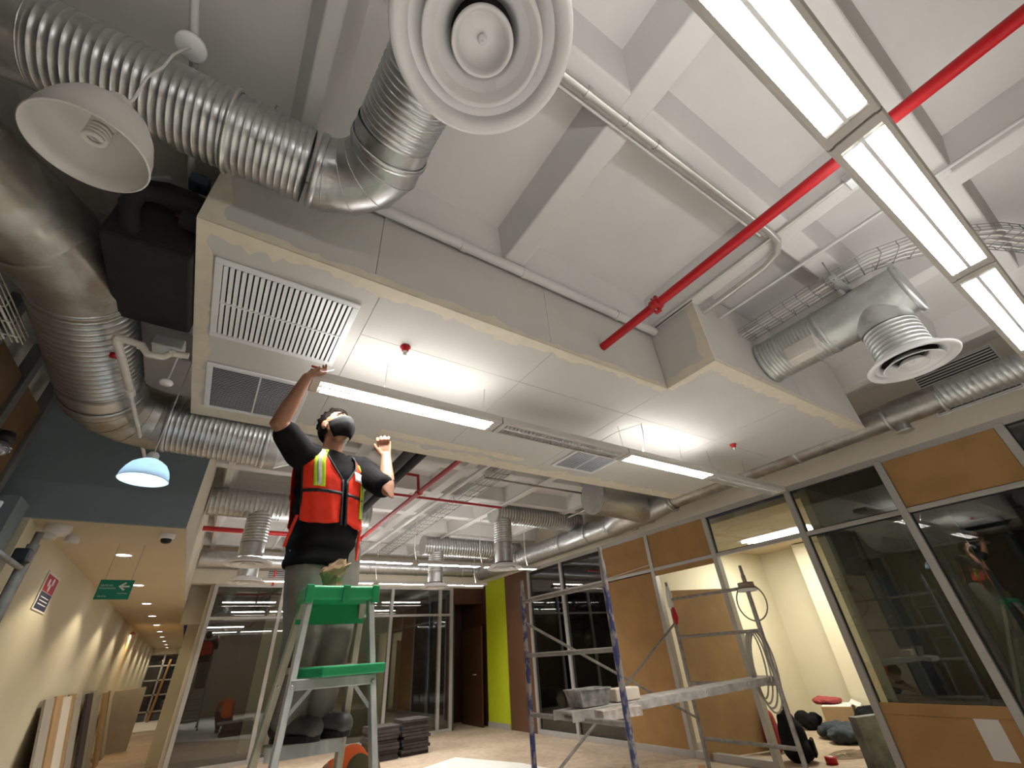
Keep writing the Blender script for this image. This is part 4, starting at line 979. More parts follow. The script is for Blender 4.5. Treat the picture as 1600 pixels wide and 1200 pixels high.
wk = thing('person', 'worker in black shirt, orange vest and black mask reaching up from the ladder', 'person', (.5, 2.6, 1.09))
wk.location = (0, 0, 0)
ya = math.radians(22); l = Vector((math.cos(ya), math.sin(ya), 0)); f = Vector((math.sin(ya), -math.cos(ya), 0))
UPV = Vector((0, 0, 1))
shR, shL = Vector((.235, 2.455, 2.375)), Vector((.615, 2.60, 2.385))
elR, wrR = Vector((.095, 2.34, 2.475)), Vector((.168, 2.25, 2.735))
elL, wrL = Vector((.715, 2.36, 2.205)), Vector((.715, 2.44, 2.43))
hipR, hipL = Vector((.405, 2.58, 1.87)), Vector((.565, 2.635, 1.87))
knR, knL = Vector((.43, 2.53, 1.50)), Vector((.590, 2.545, 1.51))
anR, anL = Vector((.435, 2.585, 1.17)), Vector((.575, 2.62, 1.175))
hc = Vector((.405, 2.475, 2.575)); HF = Vector((.40, -.82, .36)).normalized(); HU = UPV
body = MB()
limb(body, [(.48, 2.605, 1.87), (.465, 2.60, 2.08), (.43, 2.55, 2.30), (.415, 2.535, 2.38)], [.115, .105, .115, .07])
limb(body, [(.415, 2.535, 2.37), (.41, 2.51, 2.46), (.405, 2.49, 2.54)], [.066, .056, .056])
for s_, e_, w_ in ((shR, elR, wrR), (shL, elL, wrL)):
    limb(body, [(.42, 2.54, 2.36), s_], [.06, .058]); m_ = e_.lerp(w_, .3)
    limb(body, [s_, s_.lerp(e_, .5), e_, m_, w_], [.056, .053, .043, .044, .028])
for h_, k_, a_ in ((hipR, knR, anR), (hipL, knL, anL)): limb(body, [h_, k_, k_.lerp(a_, .35), a_, a_ + f * .03 + Vector((0, 0, -.03))], [.082, .056, .056, .037, .03])
HP, hfr = head(body, hc, HF, HU)
hand(body, wrR, (.42, .22, .88), (.55, .45, -.65), -1, (1.1, 1.15, 1.1, .95), .10, 1.0, .55)
hand(body, wrL, (-.18, .12, .97), (-.55, -.8, .1), -1, (1.25, 1.2, 1.15, .95), .15, 1.0, .5)
remesh(body, 'body', M['skin'], wk, .0055, 2)
# hair cap, eyes and mask
hm = MB()
for (x, y, z, r, s) in ((0, -.022, .045, .097, (.86, .98, .90)), (0, -.05, .0, .085, (.9, .8, 1.0)), (0, .035, .085, .05, (1.2, .9, .6))): sph(hm, HP(x, y, z), r, 20, 12, s, hfr)
for i in range(46):
    a = random.uniform(0, 2 * PI); b = random.uniform(.15, 1.25)
    v = HP(.083 * math.cos(a) * math.cos(b), -.022 + .095 * math.sin(a) * math.cos(b), .048 + .088 * math.sin(b)); sph(hm, v, random.uniform(.008, .016), 8, 6)
hr = remesh(hm, 'hair', M['hair'], wk, .006, 1)
# trim the face side off the hair mesh
bm = bmesh.new(); bm.from_mesh(hr.data)
inv = Matrix((hfr[0], hfr[1], hfr[2]))
kill = []
for v in bm.verts:
    q = inv @ (v.co - hc)
    if q.y > .052 and q.z < .062: kill.append(v)
    elif q.y > .012 and q.z < .028: kill.append(v)
    elif q.z < -.052: kill.append(v)
bmesh.ops.delete(bm, geom=kill, context='VERTS'); bm.to_mesh(hr.data); bm.free()
for s in (-1, 1):
    ey = MB(); sph(ey, HP(s * .030, .077, .014), .012, 12, 8, (1, .6, .7), hfr); e_ = ey.obj('eye', M['signwhite'], wk)
    ir = MB(); sph(ir, HP(s * .030, .083, .015), .0055, 10, 6, (1, .5, 1), hfr); ir.obj('iris', M['black'], e_)
    MB().tube([HP(s * .012, .090, .032), HP(s * .030, .088, .037), HP(s * .048, .076, .032)], [.003, .0045, .003], 8).obj('eyebrow', M['hair'], wk)
mk = MB(); rows = []
for i in range(9):
    z = -.014 - .098 * i / 8; row = []
    for j in range(17):
        a = math.radians(-78 + 156 * j / 16); bul = 1 + .06 * math.cos(a) ** 4 * (1 - abs(i - 3) / 6)
        wx = .080 - .0035 * max(0, i - 3) ** 1.4; dy = .106 - .0045 * max(0, i - 4) ** 1.6
        row.append(HP(wx * math.sin(a), .008 + (dy * math.cos(a)) * bul, z - .018 * math.cos(a) ** 2 * (1 if i > 5 else 0) + .012 * math.cos(a) ** 3 * (i == 0)))
    rows.append(row)
mo = mk.rings(rows, closed=False, cap0=False, cap1=False).obj('face_mask', M['mask'], wk)
sm_ = mo.modifiers.new('s', 'SOLIDIFY'); sm_.thickness = .004
for s in (-1, 1):
    for zz in (-.004, -.075): MB().tube([HP(s * .077, .025, zz), HP(s * .084, -.0, zz * .4), HP(s * .082, -.03, .012)], .0018, 6).obj('ear_loop', M['mask'], mo)
# t-shirt
tc = [((.475, 2.605, 1.80), .195, .135), ((.472, 2.605, 1.90), .19, .14), ((.465, 2.60, 2.02), .178, .135), ((.45, 2.58, 2.14), .178, .135), ((.435, 2.56, 2.24), .185, .135), ((.425, 2.545, 2.32), .188, .125), ((.42, 2.535, 2.385), .150, .095), ((.415, 2.528, 2.425), .085, .075)]
def torso(z, grow=0.0):
    for i in range(len(tc) - 1):
        (c0, w0, d0), (c1, w1, d1) = tc[i], tc[i + 1]
        if z <= c1[2] or i == len(tc) - 2:
            s = (z - c0[2]) / (c1[2] - c0[2]); s = max(0, min(1, s)); c = Vector(c0).lerp(Vector(c1), s); c.z = z
            return c, w0 + (w1 - w0) * s + grow, d0 + (d1 - d0) * s + grow
st = MB(); RR = []
for i in range(26):
    z = 1.80 + .625 * i / 25; c, w_, d_ = torso(z); wob = .006 * math.sin(i * 1.7)
    RR.append(ring_at(c, l, f, w_ + wob, d_ + .5 * wob))
st.rings(RR)
for s_, e_, q in ((shR, elR, .62), (shL, elL, .86)):
    limb(st, [Vector((.425, 2.54, 2.32)).lerp(s_, .6), s_, s_.lerp(e_, q)], [.095, .082, .072])
shirt = remesh(st, 't_shirt', M['shirt'], wk, .009, 3)
ft = MB()
for k in range(7): sph(ft, (.425 + .012 * k + .18 * l.x * 0, 2.462 + .004 * k, 1.905 + random.uniform(-.008, .008)), random.uniform(.003, .007), 8, 5)
ft.obj('paint_specks', M['signwhite'], shirt)
# vest: open shell over the shirt
def vest_pt(phi, z, grow):
    c, w_, d_ = torso(z, grow); e = 2.3; s_, c_ = math.sin(phi), math.cos(phi)
    return c + l * (w_ * math.copysign(abs(s_) ** (2 / e), s_)) + f * (d_ * math.copysign(abs(c_) ** (2 / e), c_))
def vtop(ph):
    a = abs(math.degrees(ph)); a = min(a, 360 - a)
    if a < 3: return 2.235
    if a < 36: return 2.235 + (2.405 - 2.235) * (a - 3) / 33
    if a < 58: return 2.405
    if a < 82: return 2.405 - .175 * (a - 58) / 24
    if a < 112: return 2.23
    if a < 130: return 2.23 + .175 * (a - 112) / 18
    return 2.405
def vest_panel(p0, p1, name, m, parent, grow=.016, z0=2.00, z1=None, n=18, k=16, hemc=True, th=.003):
    rows = []
    for i in range(k + 1):
        row = []
        for j in range(n + 1):
            ph = math.radians(p0 + (p1 - p0) * j / n); tz = vtop(ph) if z1 is None else z1
            hz = z0 + (.02 * (abs(2 * j / n - 1) ** 3) if hemc else 0)
            z = hz + (tz - hz) * i / k
            row.append(vest_pt(ph, z, grow + .004 * math.sin(j * .9 + i * .4) * (1 - i / k)))
        rows.append(row)
    o = MB().rings(rows, closed=False, cap0=False, cap1=False).obj(name, m, parent)
    s = o.modifiers.new('s', 'SOLIDIFY'); s.thickness = th; s.offset = 1; return o
v0 = vest_panel(-74, -3, 'vest', M['vest'], wk)
vest_panel(3, 74, 'vest_panel', M['vest'], v0); vest_panel(115, 245, 'vest_panel', M['vest'], v0)
vest_panel(-50, -30, 'reflective_tape', M['yellow'], v0, .021, 2.185, 2.40, 6, 8, False); vest_panel(-43, -37, 'silver_tape', M['silver'], v0, .0235, 2.19, 2.395, 4, 8, False)
vest_panel(32, 52, 'reflective_tape', M['yellow'], v0, .021, 2.06, 2.36, 6, 8, False); vest_panel(39, 45, 'silver_tape', M['silver'], v0, .0235, 2.065, 2.355, 4, 8, False)
for (a, b) in ((-74, -3), (3, 74), (115, 245)): vest_panel(a, b, 'binding', M['trim'], v0, .021, 2.155, 2.172, 18, 2, False)
for s in (-1, 1): vest_panel(min(s * 1.5, s * 4.5), max(s * 1.5, s * 4.5), 'binding', M['trim'], v0, .020, 2.0, 2.24, 2, 10, False)
for (a, b) in ((-60, -3.5), (3.5, 60)):
    pts = [vest_pt(math.radians(a + (b - a) * i / 14), vtop(math.radians(a + (b - a) * i / 14)), .018) for i in range(15)]
    MB().tube(pts, .006, 8).obj('binding', M['trim'], v0)
for (a, b) in ((-74, -56), (56, 74)):
    pts = [vest_pt(math.radians(a + (b - a) * i / 14), vtop(math.radians(a + (b - a) * i / 14)), .018) for i in range(15)]
    e_ = math.radians(-74 if a < 0 else 74); tail = [vest_pt(e_, vtop(e_) - .02 * i, .018) for i in range(11)]
    pts = pts[::-1] + tail[::-1] if False else (tail[::-1] + pts if a < 0 else pts + tail)
    MB().tube(pts, .006, 8).obj('binding', M['trim'], v0)
vest_panel(14, 44, 'name_badge', M['signwhite'], v0, .026, 2.25, 2.30, 6, 4, False)
for s in (-1, 1):  # red straps hanging at the sides
    p = vest_pt(math.radians(-76), 2.04, .03) if s < 0 else vest_pt(math.radians(40), 2.0, .02)
    MB().tube([p, p + Vector((-.012 * (s < 0), 0, -.06)), p + Vector((-.03 * (s < 0), 0, -.16))], .008, 6).obj('waist_tie', M['vest'], v0)
# trousers
tr = MB()
limb(tr, [(.48, 2.605, 1.93), (.485, 2.605, 1.85)], [.125, .13])
for h_, k_, a_ in ((hipR, knR, anR), (hipL, knL, anL)):
    limb(tr, [h_ + Vector((0, 0, .03)), h_.lerp(k_, .5), k_, k_.lerp(a_, .5), a_ + Vector((0, 0, .02))], [.118, .105, .086, .078, .072])
sph(tr, (.37, 2.60, 1.86), .07); sph(tr, (.61, 2.65, 1.86), .07)
trz = remesh(tr, 'trousers', M['trouser'], wk, .009, 3)
pb = thing('paper_bag', 'crumpled brown paper bag standing on the green ladder top', 'bag', (.488, 2.325, 1.677), .3)
rnd = random.Random(11); RW = []
for i in range(7):
    z = .105 * i / 6; k = 1 - .10 * math.sin(i * 1.3); RW.append([((.052 * k + rnd.uniform(-.007, .007)) * math.cos(2 * PI * j / 16) * (1.15 if i > 3 else 1), (.036 * k + rnd.uniform(-.007, .007)) * math.sin(2 * PI * j / 16), z + (.022 * math.cos(2 * PI * j / 16 + .6) + rnd.uniform(-.008, .008)) * (i / 6)) for j in range(16)])
IN = [[(x * .9, y * .9, z) for x, y, z in r] for r in RW[::-1][:6]]
M['bag'] = mat('brown_paper', (.36, .235, .125), .8, var=.25, vscale=18, bump=.6, bscale=30)
MB().rings(RW + IN, cap1=True, smooth=False).obj('bag_body', M['bag'], pb)
MB().prism([(.02, -.04, .085), (.07, -.03, .11), (.075, 0, .095), (.03, -.01, .08)], (0, .004, .003)).obj('folded_flap', M['bag'], pb)
# boots
def boot(a_, yaw, parent):
    d = Vector((math.sin(yaw), -math.cos(yaw), 0)); s = Vector((math.cos(yaw), math.sin(yaw), 0)); b = MB()
    A = Vector((a_.x, a_.y, 1.10))
    limb(b, [A + d * -.03 + Vector((0, 0, .045)), A + Vector((0, 0, .12))], [.046, .050])
    limb(b, [A - d * .03 + Vector((0, 0, .036)), A + d * .07 + Vector((0, 0, .042)), A + d * .15 + Vector((0, 0, .036))], [.040, .042, .042])
    o = remesh(b, 'boot', M['shoe'], parent, .007, 2)
    R2 = []
    for k in range(24):
        a = 2 * PI * k / 24; x = .125 * math.cos(a); R2.append(A + d * (.06 + x) + s * (.048 * math.sin(a) * (1 + .15 * math.cos(a))))
    MB().rings([[p + Vector((0, 0, -.008)) for p in R2], [p + Vector((0, 0, .016)) for p in R2]], smooth=False).obj('boot_sole', M['black'], o)
    for k in range(3): MB().tube([A + d * (.055 + .022 * k) - s * .022 + Vector((0, 0, .086 - .006 * k)), A + d * (.06 + .022 * k) + s * .022 + Vector((0, 0, .086 - .006 * k))], .0035, 6).obj('lace', M['trouser'], o)
boot(anR, math.radians(42), wk); boot(anL, math.radians(40), wk)
# pliers in the raised right hand
pl_ = thing('pliers', 'red handled pliers in the raised right hand', 'pliers')
pc = wrR + Vector((.062, .036, .092))
for s in (-1, 1):
    MB().tube([pc + Vector((-.05, -.02, -.01 + s * .012)), pc + Vector((0, 0, s * .012)), pc + Vector((.035, .01, .02 + s * .004))], [.007, .007, .005], 8).obj('handle', M['red'], pl_)
    MB().tube([pc + Vector((.035, .01, .02)), pc + Vector((.075, .02, .045 + s * .003))], [.008, .003], 8).obj('jaw', M['conduit'], pl_)
# ---- second worker crouching behind the ladder
w2 = thing('person', 'crouching worker in an orange vest partly hidden behind the ladder', 'person')
yb = math.radians(-5); l2 = Vector((math.cos(yb), math.sin(yb), 0)); f2 = Vector((math.sin(yb), -math.cos(yb), 0)); O = Vector((1.31, 4.6, 0))
W_ = lambda a, b, c: O + l2 * a + f2 * b + UPV * c
M['orange'] = mat('orange_vest', (.80, .13, .02), .75, bump=.6, bscale=12); M['jeans'] = mat('dark_jeans', (.02, .025, .05), .9, bump=.5, bscale=14); M['olive'] = mat('olive_cap', (.07, .06, .02), .9)
b2 = MB()
limb(b2, [W_(0, -.16, .38), W_(0, -.06, .60), W_(0, .10, .70)], [.12, .11, .11]); limb(b2, [W_(0, .10, .70), W_(0, .22, .68)], [.06, .05])
for s in (-1, 1):
    limb(b2, [W_(s * .17, .10, .68), W_(s * .22, .24, .48), W_(s * .12, .42, .40)], [.055, .042, .03])
    limb(b2, [W_(s * .10, -.16, .28), W_(s * .16, .20, .42), W_(s * .12, -.06, .09), W_(s * .12, .06, .05)], [.085, .06, .045, .035])
HP2, hf2 = head(b2, W_(.02, .29, .645), f2 + Vector((0, 0, -1.2)), f2 * .8 + UPV)
for s in (-1, 1): hand(b2, W_(s * .12, .42, .40), f2 + Vector((0, 0, -.4)), (0, 0, -1), s, (.7, .7, .7, .6))
remesh(b2, 'body', M['skin'], w2, .008, 2)
v2 = MB(); limb(v2, [W_(0, -.17, .42), W_(0, -.06, .61), W_(0, .10, .70)], [.145, .135, .13]); limb(v2, [W_(-.13, .09, .68), W_(.13, .09, .68)], [.075, .075]); remesh(v2, 'vest', M['orange'], w2, .01, 3)
j2 = MB(); limb(j2, [W_(-.08, -.17, .29), W_(.08, -.17, .29)], [.125, .125])
for s in (-1, 1): limb(j2, [W_(s * .10, -.16, .28), W_(s * .16, .20, .42), W_(s * .12, -.05, .12)], [.105, .078, .06])
remesh(j2, 'jeans', M['jeans'], w2, .01, 3)
c2 = MB(); sph(c2, HP2(0, -.02, .045), .105, 18, 12, (.88, 1, .85), hf2); c2.obj('cap', M['olive'], w2)
for s in (-1, 1):
    k2 = MB(); limb(k2, [W_(s * .12, -.08, .05), W_(s * .12, .12, .045)], [.045, .04]); k2.obj('boot', M['shoe'], w2)
# ================================================================== SCAFFOLD
M['scafblue'] = mat('chipped_blue_scaffold_paint', (.035, .045, .14), .55, col2=(.30, .27, .25), vscale=14, lo=.44, hi=.54, metal=.1, stretch=(1.5, 1.5, .8), detail=8)
M['scafgrey'] = mat('plaster_stained_scaffold', (.22, .20, .18), .7, col2=(.36, .33, .29), vscale=14, metal=.2, detail=6)
def frame(label, x, ya, yb, zt, rungs, m, skew=0):
    t = thing('scaffold_end', label, 'scaffold', group='scaffold end frames')
    for k, y in enumerate((ya, yb)):
        MB().tube([(x + skew * k, y, .0), (x + skew * k, y, zt[k])], .024, 12).obj('post', m, t)
        MB().lathe([(.06, 0), (.06, .008), (.03, .012), (.026, .05)], 16, (x + skew * k, y, 0)).obj('base_plate', M['scafgrey'], t)
        MB().tube([(x + skew * k, y, zt[k]), (x + skew * k, y, zt[k] + .10)], .017, 10).obj('spigot', M['scafgrey'], t)
    for z in rungs: MB().tube([(x, ya, z), (x + skew, yb, z)], .018, 10).obj('rung', M['scafgrey'], t)
    return t
frame('chipped blue scaffold frame nearer the worker', 2.70, 3.96, 2.76, (1.90, 1.98), (1.80, 1.345, .90, .42), M['scafblue'])
frame('grey stained scaffold frame nearer the glazed wall', 5.10, 4.08, 2.99, (1.95, 1.97), (1.84, 1.42, .95, .44), M['scafgrey'])
for k, (a, b, lab) in enumerate([((2.70, 3.96, 1.62), (5.10, 4.08, .62), 'scaffold cross brace falling from the blue frame to the grey frame'),
                             ((2.70, 3.96, .35), (5.10, 4.08, 1.58), 'scaffold cross brace rising from the blue frame to the grey frame')]):
    tag(MB().tube([a, b], .013, 10).obj('cross_brace', M['scafgrey']), lab, 'brace', 'scaffold braces')
pk = thing('scaffold_plank', 'plaster splashed metal plank laid across the two scaffold frames', 'plank')
M['plank'] = mat('plaster_splashed_plank', (.30, .28, .25), .75, col2=(.50, .47, .42), vscale=9, detail=6)
q0, q1 = Vector((2.58, 3.34, .955)), Vector((5.32, 3.22, 1.0))
bevel(MB().beam(q0, q1, .26, .012).obj('deck', M['plank'], pk), .002, 1)
dv = (q1 - q0).normalized(); sv = dv.cross(UPV).normalized()
for s in (-1, 1): bevel(MB().beam(q0 + sv * s * .125 - UPV * .03, q1 + sv * s * .125 - UPV * .03, .012, .06).obj('side_lip', M['plank'], pk), .002, 1)
for k in range(4): MB().lathe([(.002, 0), (.012, 0), (.010, .006), (.002, .006)], 10, q0.lerp(q1, .45 + .12 * k) + sv * .132 - UPV * .02, 'Y').obj('rivet', M['conduit'], pk)
tb = thing('mortar_trough', 'grey mixing trough at the blue frame end of the plank', 'trough', tuple(q0.lerp(q1, .10) + Vector((0, .0, .012))), -.05)
M['trough'] = mat('grey_trough', (.17, .17, .165), .7, col2=(.42, .40, .37), vscale=16, detail=6)
MB().rings([[(-.13, -.09, 0), (.13, -.09, 0), (.13, .09, 0), (-.13, .09, 0)], [(-.16, -.11, .11), (.16, -.11, .11), (.16, .11, .11), (-.16, .11, .11)], [(-.15, -.10, .11), (.15, -.10, .11), (.15, .10, .11), (-.15, .10, .11)], [(-.12, -.08, .015), (.12, -.08, .015), (.12, .08, .015), (-.12, .08, .015)]], smooth=False).obj('trough_body', M['trough'], tb)
MB().tube([(-.16, -.11, .11), (.16, -.11, .11), (.16, .11, .11), (-.16, .11, .11)], .006, 6, loop=True).obj('rim', M['trough'], tb)
bevel(tag(MB().obox(q0.lerp(q1, .23) + Vector((0, -.03, .055)), (.13, -.01, 0), (.008, .07, 0), (0, 0, .045)).obj('foam_block', mat('cream_foam', (.70, .62, .50), .85, bump=.5)), 'cream foam block on the plank beside the trough', 'block'), .01, 2)
tag(MB().obox(q0.lerp(q1, .12) + Vector((.05, -.22, -.035)), (.20, -.01, 0), (0, .05, .004), (0, 0, .03)).obj('rag_bundle', mat('dirty_rag', (.30, .22, .17), .9, col2=(.6, .57, .52), vscale=12, bump=1, bscale=16)), 'dirty rag bundle hanging at the plank edge', 'rag')
rl = thing('tape_roll', 'roll of brown tape and hanging strap hooked on the grey scaffold post', 'tape roll', (5.10, 2.99, 1.86))
M['tape'] = mat('brown_tape', (.26, .19, .12), .6)
MB().lathe([(.055, -.03), (.085, -.03), (.085, .03), (.055, .03), (.055, -.03)], 28).obj('roll', M['tape'], rl)
MB().lathe([(.055, -.065), (.10, -.06), (.10, -.032), (.055, -.032)], 28).obj('lower_roll', M['cable'], rl)
MB().tube([(0, .17 * math.sin(a), -.17 + .18 * math.cos(a)) for a in [2 * PI * i / 28 for i in range(28)]], .008, 6, loop=True).obj('strap_loop', M['tape'], rl)
hs = thing('hanging_hose', 'coil of pale cable hanging on the grey scaffold frame', 'cable')
for k in range(4):
    cy, cz, ry, rz_ = 3.14 - .02 * k, 1.12 - .02 * k, .09 + .012 * k, .30 + .02 * k
    MB().tube([(5.12 + .01 * k, cy + ry * math.sin(a) + .09 * (1 - math.cos(a)) * .3, cz + rz_ * math.cos(a)) for a in [2 * PI * i / 30 for i in range(30)]], .009, 6, loop=True).obj('loop', mat('pale_cable_%d' % k, (.40, .37, .30), .6), hs)
rgs = thing('hanging_rag', 'white and red rag tied on the grey scaffold post', 'rag', (5.10, 4.08, 1.72))
MB().tube([(0, 0, .28), (-.01, -.01, .18), (0, .005, .05), (.01, 0, -.02)], [.02, .04, .035, .02], 10).obj('white_cloth', M['paper'], rgs)
MB().tube([(.0, -.02, .03), (-.01, -.03, -.08), (0, -.02, -.16)], [.02, .04, .015], 10).obj('red_cloth', M['red'], rgs)
wire('sagging_wire', [(XW - .05, 6.4, 2.47), (XW - .06, 5.9, 2.49), (XW - .06, 5.2, 2.53)], .006, M['cable'], 'pale wire sagging across the brown boards', 'wire')
# papers on boards
tag(MB().box(XW - .030, XW - .0265, 1.75, 1.93, .30, .60).obj('paper_sheet', M['paper']), 'white paper sheet taped on the low brown board', 'paper')
# ================================================================== FAR AND FLOOR OBJECTS
M['tile'] = mat('dark_floor_tile', (.06, .048, .042), .8, var=.4, vscale=8)
def stack(label_part, x0, y0, n, w_, d_, z=0):
    for k in range(n):
        hz = .042; dx, dy = random.uniform(-.03, .03), random.uniform(-.03, .03)
        bevel(tag(MB().box(x0 + dx, x0 + w_ + dx, y0 + dy, y0 + d_ + dy, z + k * (hz + .004), z + k * (hz + .004) + hz).obj('stone_tile', M['tile']),
            'dark floor tile in the %s, layer %s from the floor' % (label_part, ('one', 'two', 'three', 'four', 'five', 'six', 'seven', 'eight', 'nine', 'ten', 'eleven', 'twelve')[k]), 'tile', 'stacked floor tiles'), .004, 1)
stack('right stack by the far glass', 3.50, 9.15, 11, .50, .50); stack('left stack by the far glass', 2.92, 9.1, 10, .50, .50)
stack('low stack behind the ladder', 1.2, 5.6, 6, .8, .5)
tag(MB().obox((1.5, 5.85, .31), (.42, .03, .02), (-.02, .24, 0), (0, 0, .02)).obj('rolled_sheet', mat('grey_sheet', (.20, .19, .17), .6, bump=.6, bscale=7)), 'crumpled grey sheet lying on the low tile stack', 'sheet')
tag(fixn(MB().prism([(-.9, -2.5, 0), (4.6, -2.5, .0), (4.7, 5.4, 0), (4.55, 7.0, 0), (4.1, 8.3, 0), (1.9, 7.3, .0), (-.9, 4.6, 0)], (0, 0, .006)).obj('protective_sheet', mat('white_plastic_sheet', (.70, .68, .63), .55, var=.08, bump=.5, bscale=6))), 'white protective sheet spread on the floor before the tile stacks', 'sheet')  # real sheet, enlarged out of view to bounce neutral light upward
for k, (x, y, s, r) in enumerate([(3.6, 4.9, .16, .3), (4.3, 5.6, .10, 1.0), (5.6, 4.6, .14, .6), (5.1, 5.3, .10, 2.0)]):
    tag(MB().obox((x, y, .02 + s * .1), (s * math.cos(r), s * math.sin(r), .02), (-s * .3 * math.sin(r), s * .3 * math.cos(r), 0), (0, 0, .012)).obj('cardboard_scrap', M['kraft']),
        'small cardboard scrap on the floor, %s from the scaffold' % ('nearest', 'second', 'third', 'farthest')[k], 'scrap', 'floor scraps')
# boards leaning on the corridor wall
M['drywall'] = mat('drywall_board', (.40, .37, .31), .8, var=.1); M['drywalld'] = mat('dark_board', (.05, .035, .035), .8)
specs = [(8.6, 1.25, .012, 0), (9.1, 1.27, .014, 1), (9.5, 1.25, .012, 2), (10.1, 1.27, .012, 1), (10.6, 1.22, .014, 0), (11.6, 1.25, .02, 3), (12.3, 1.28, .014, 0), (12.9, 1.2, .014, 0), (13.9, 1.22, .02, 1), (15.2, 1.24, .014, 0)]
cols = [M['drywall'], M['kraft2'], M['header'], M['drywalld']]
for k, (y, hgt, tk, ci) in enumerate(specs):
    tag(MB().obox((CXL + .17 + .015 * (k % 3), y, hgt / 2), (tk, 0, .002), (0, .30, 0), (-.13, 0, hgt / 2)).obj('leaning_board', cols[ci]),
        'board leaning on the corridor wall, %s from the camera' % ('first', 'second', 'third', 'fourth', 'fifth', 'sixth', 'seventh', 'eighth', 'ninth', 'tenth')[k], 'board', 'leaning boards')
tag(MB().obox((-1.0, 15.9, .62), (.30, 0, .02), (0, .012, .001), (0, -.10, .62)).obj('large_board', M['drywall']), 'large grey board standing across the corridor', 'board')
# ladder pole at the far left
t = thing('scaffold_ladder', 'rusty grey scaffold pole with rungs at the lower left corner', 'scaffold')
P0, P1 = Vector((-1.06, 4.2, 2.17)), Vector((-1.06, 4.2, 0))
MB().tube([P0, P1], .032, 12).obj('post', M['scafgrey'], t); MB().tube([P0, P0 + Vector((0, 0, .08))], .022, 10).obj('spigot', M['scafgrey'], t)
for z in (2.02, 1.72, 1.42, 1.12): MB().tube([(-1.06, 4.2, z), (-1.06, 3.3, z)], .016, 10).obj('rung', M['scafgrey'], t)
MB().tube([(-1.06, 3.3, 0), (-1.06, 3.3, 2.2)], .030, 12).obj('post', M['scafgrey'], t)
bevel(MB().box(-1.10, -1.02, 4.05, 4.15, 2.04, 2.12).obj('clamp', M['black'], t), .01, 2)
# ---- things in the bright room
M['boxc'] = mat('cardboard_box', (.42, .28, .15), .8, var=.1)
t = thing('backpack', 'black backpack standing behind the open glass bay', 'backpack', (6.85, 4.05, 0), .4)
bp = MB(); limb(bp, [(0, 0, .14), (0, 0, .30), (0, .02, .42)], [.17, .16, .11]); limb(bp, [(-.09, -.10, .12), (.09, -.10, .12)], [.10, .10]); remesh(bp, 'pack_body', M['mask'], t, .02, 3)
MB().tube([(-.05, 0, .50), (-.03, 0, .56), (.03, 0, .56), (.05, 0, .50)], .012, 8).obj('handle', M['mask'], t)
bevel(MB().box(-.10, .10, -.215, -.17, .06, .24).obj('front_pocket', M['mask'], t), .02, 3)
t = thing('red_bag', 'red bag standing beside the black backpack', 'bag', (7.2, 4.55, 0))
rb_ = MB(); limb(rb_, [(0, 0, .12), (0, 0, .40)], [.13, .09]); remesh(rb_, 'bag_body', mat('dull_red_cloth', (.28, .03, .03), .8), t, .02, 3)
MB().tube([(-.05, 0, .46), (0, 0, .56), (.05, 0, .46)], .01, 6).obj('handle', mat('dull_red_strap', (.20, .02, .02), .8), t)
t = thing('cardboard_box', 'open cardboard box on the bright room floor', 'box', (9.3, 4.55, 0), .35)
bevel(MB().box(-.28, .28, -.22, .22, 0, .34).obj('box_body', M['boxc'], t), .008, 2); MB().obox((0, -.26, .36), (.28, 0, 0), (0, .06, .03), (0, 0, .003)).obj('flap', M['paper'], t); MB().box(-.27, .27, -.21, .21, .34, .345).obj('box_lid', M['paper'], t)
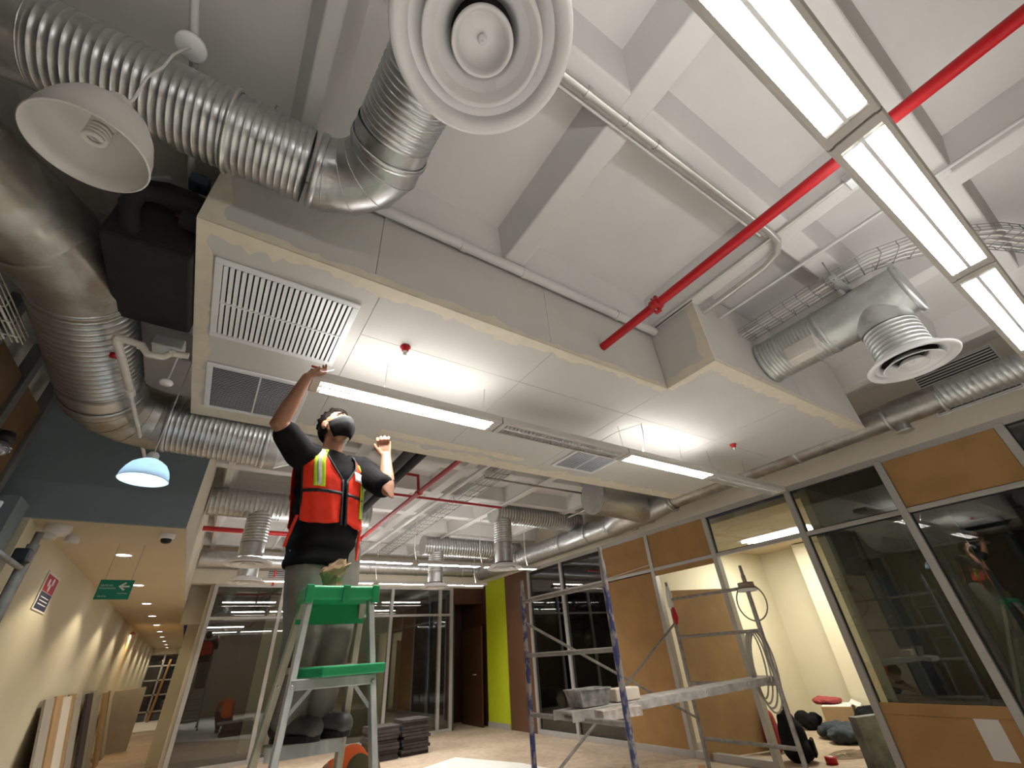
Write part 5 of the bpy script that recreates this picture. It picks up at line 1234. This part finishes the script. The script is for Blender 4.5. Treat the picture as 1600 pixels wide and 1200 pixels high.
def lump(name, label, cat, loc, r, sc, m, seed):
    rnd = random.Random(seed); t = thing(name, label, cat, loc); mb = MB()
    for k in range(7): sph(mb, (rnd.uniform(-1, 1) * r * sc[0] * .6, rnd.uniform(-1, 1) * r * sc[1] * .6, r * sc[2] * rnd.uniform(.45, .75)), r * rnd.uniform(.45, .6), 12, 8, (sc[0], sc[1], sc[2]))
    o = remesh(mb, name + '_body', m, t, .022, 2)
    from mathutils import noise as mn
    for v in o.data.vertices:
        q = mn.noise(v.co * 7 + Vector((seed, 0, 0))) * .5 + mn.noise(v.co * 16 + Vector((0, seed, 0))) * .3
        v.co += v.normal * q * r * .28
    MB().tube([(-r * sc[0] * .8, 0, r * sc[2] * .5), (0, -r * sc[1] * .5, r * sc[2] * 1.05), (r * sc[0] * .8, 0, r * sc[2] * .5)], .012, 6).obj('strap', m, t); return t
lump('red_jacket', 'red jacket thrown over the cardboard box', 'jacket', (9.35, 4.75, .345), .22, (1.3, 1.0, .35), mat('red_cloth', (.30, .05, .05), .85), 3)
lump('dark_bag', 'dark bag beside the cardboard box and wall', 'bag', (9.2, 5.1, 0), .20, (1, 1, 1), M['mask'], 4)
lump('dark_clothes', 'heap of dark blue work clothes in front of the box', 'clothes', (8.5, 4.25, 0), .30, (1.2, 1.3, .55), mat('dark_blue_cloth', (.03, .04, .05), .9), 5)
lump('black_coat', 'black coat heaped right of the cardboard box', 'coat', (9.3, 4.0, 0), .32, (1.0, 1.0, .9), M['shirt'], 6)
lump('orange_cloth', 'orange vest crumpled by the dark clothes', 'vest', (8.5, 3.82, 0), .20, (1, 1.1, .7), M['orange'], 8)
lump('rag_pile', 'pale rags piled below the dark window', 'rags', (9.8, 3.3, 0), .25, (1.1, 1.2, .6), mat('pale_rags', (.42, .36, .28), .9, col2=(.2, .08, .05), vscale=9), 9)
bevel(tag(MB().obox((7.2, 3.18, .24), (.28, -.1, 0), (.02, .05, 0), (0, 0, .24)).obj('grey_panel', mat('grey_panel', (.22, .24, .22), .7, col2=(.10, .10, .09), vscale=4)), 'grey panel leaning inside at the foot of the glass', 'panel'), .006, 2)
t = thing('tape_dispenser', 'small red and white roll on the room floor by the backpack', 'roll', (6.95, 3.72, 0))
MB().lathe([(.03, 0), (.065, 0), (.065, .07), (.03, .07)], 20).obj('red_roll', M['red'], t); MB().lathe([(.002, .0), (.03, 0), (.03, .075), (.002, .075)], 16).obj('core', M['paper'], t)
pts = []
for i in range(80):
    a = i * .5; pts.append((7.5 + .35 * math.cos(a) + .004 * i, 3.75 + .22 * math.sin(a * .93) - .002 * i, .012 + .004 * math.sin(i)))
tag(MB().tube(pts, .006, 5).obj('tangled_cable', M['tape']), 'tangled brown cable on the bright room floor', 'cable')
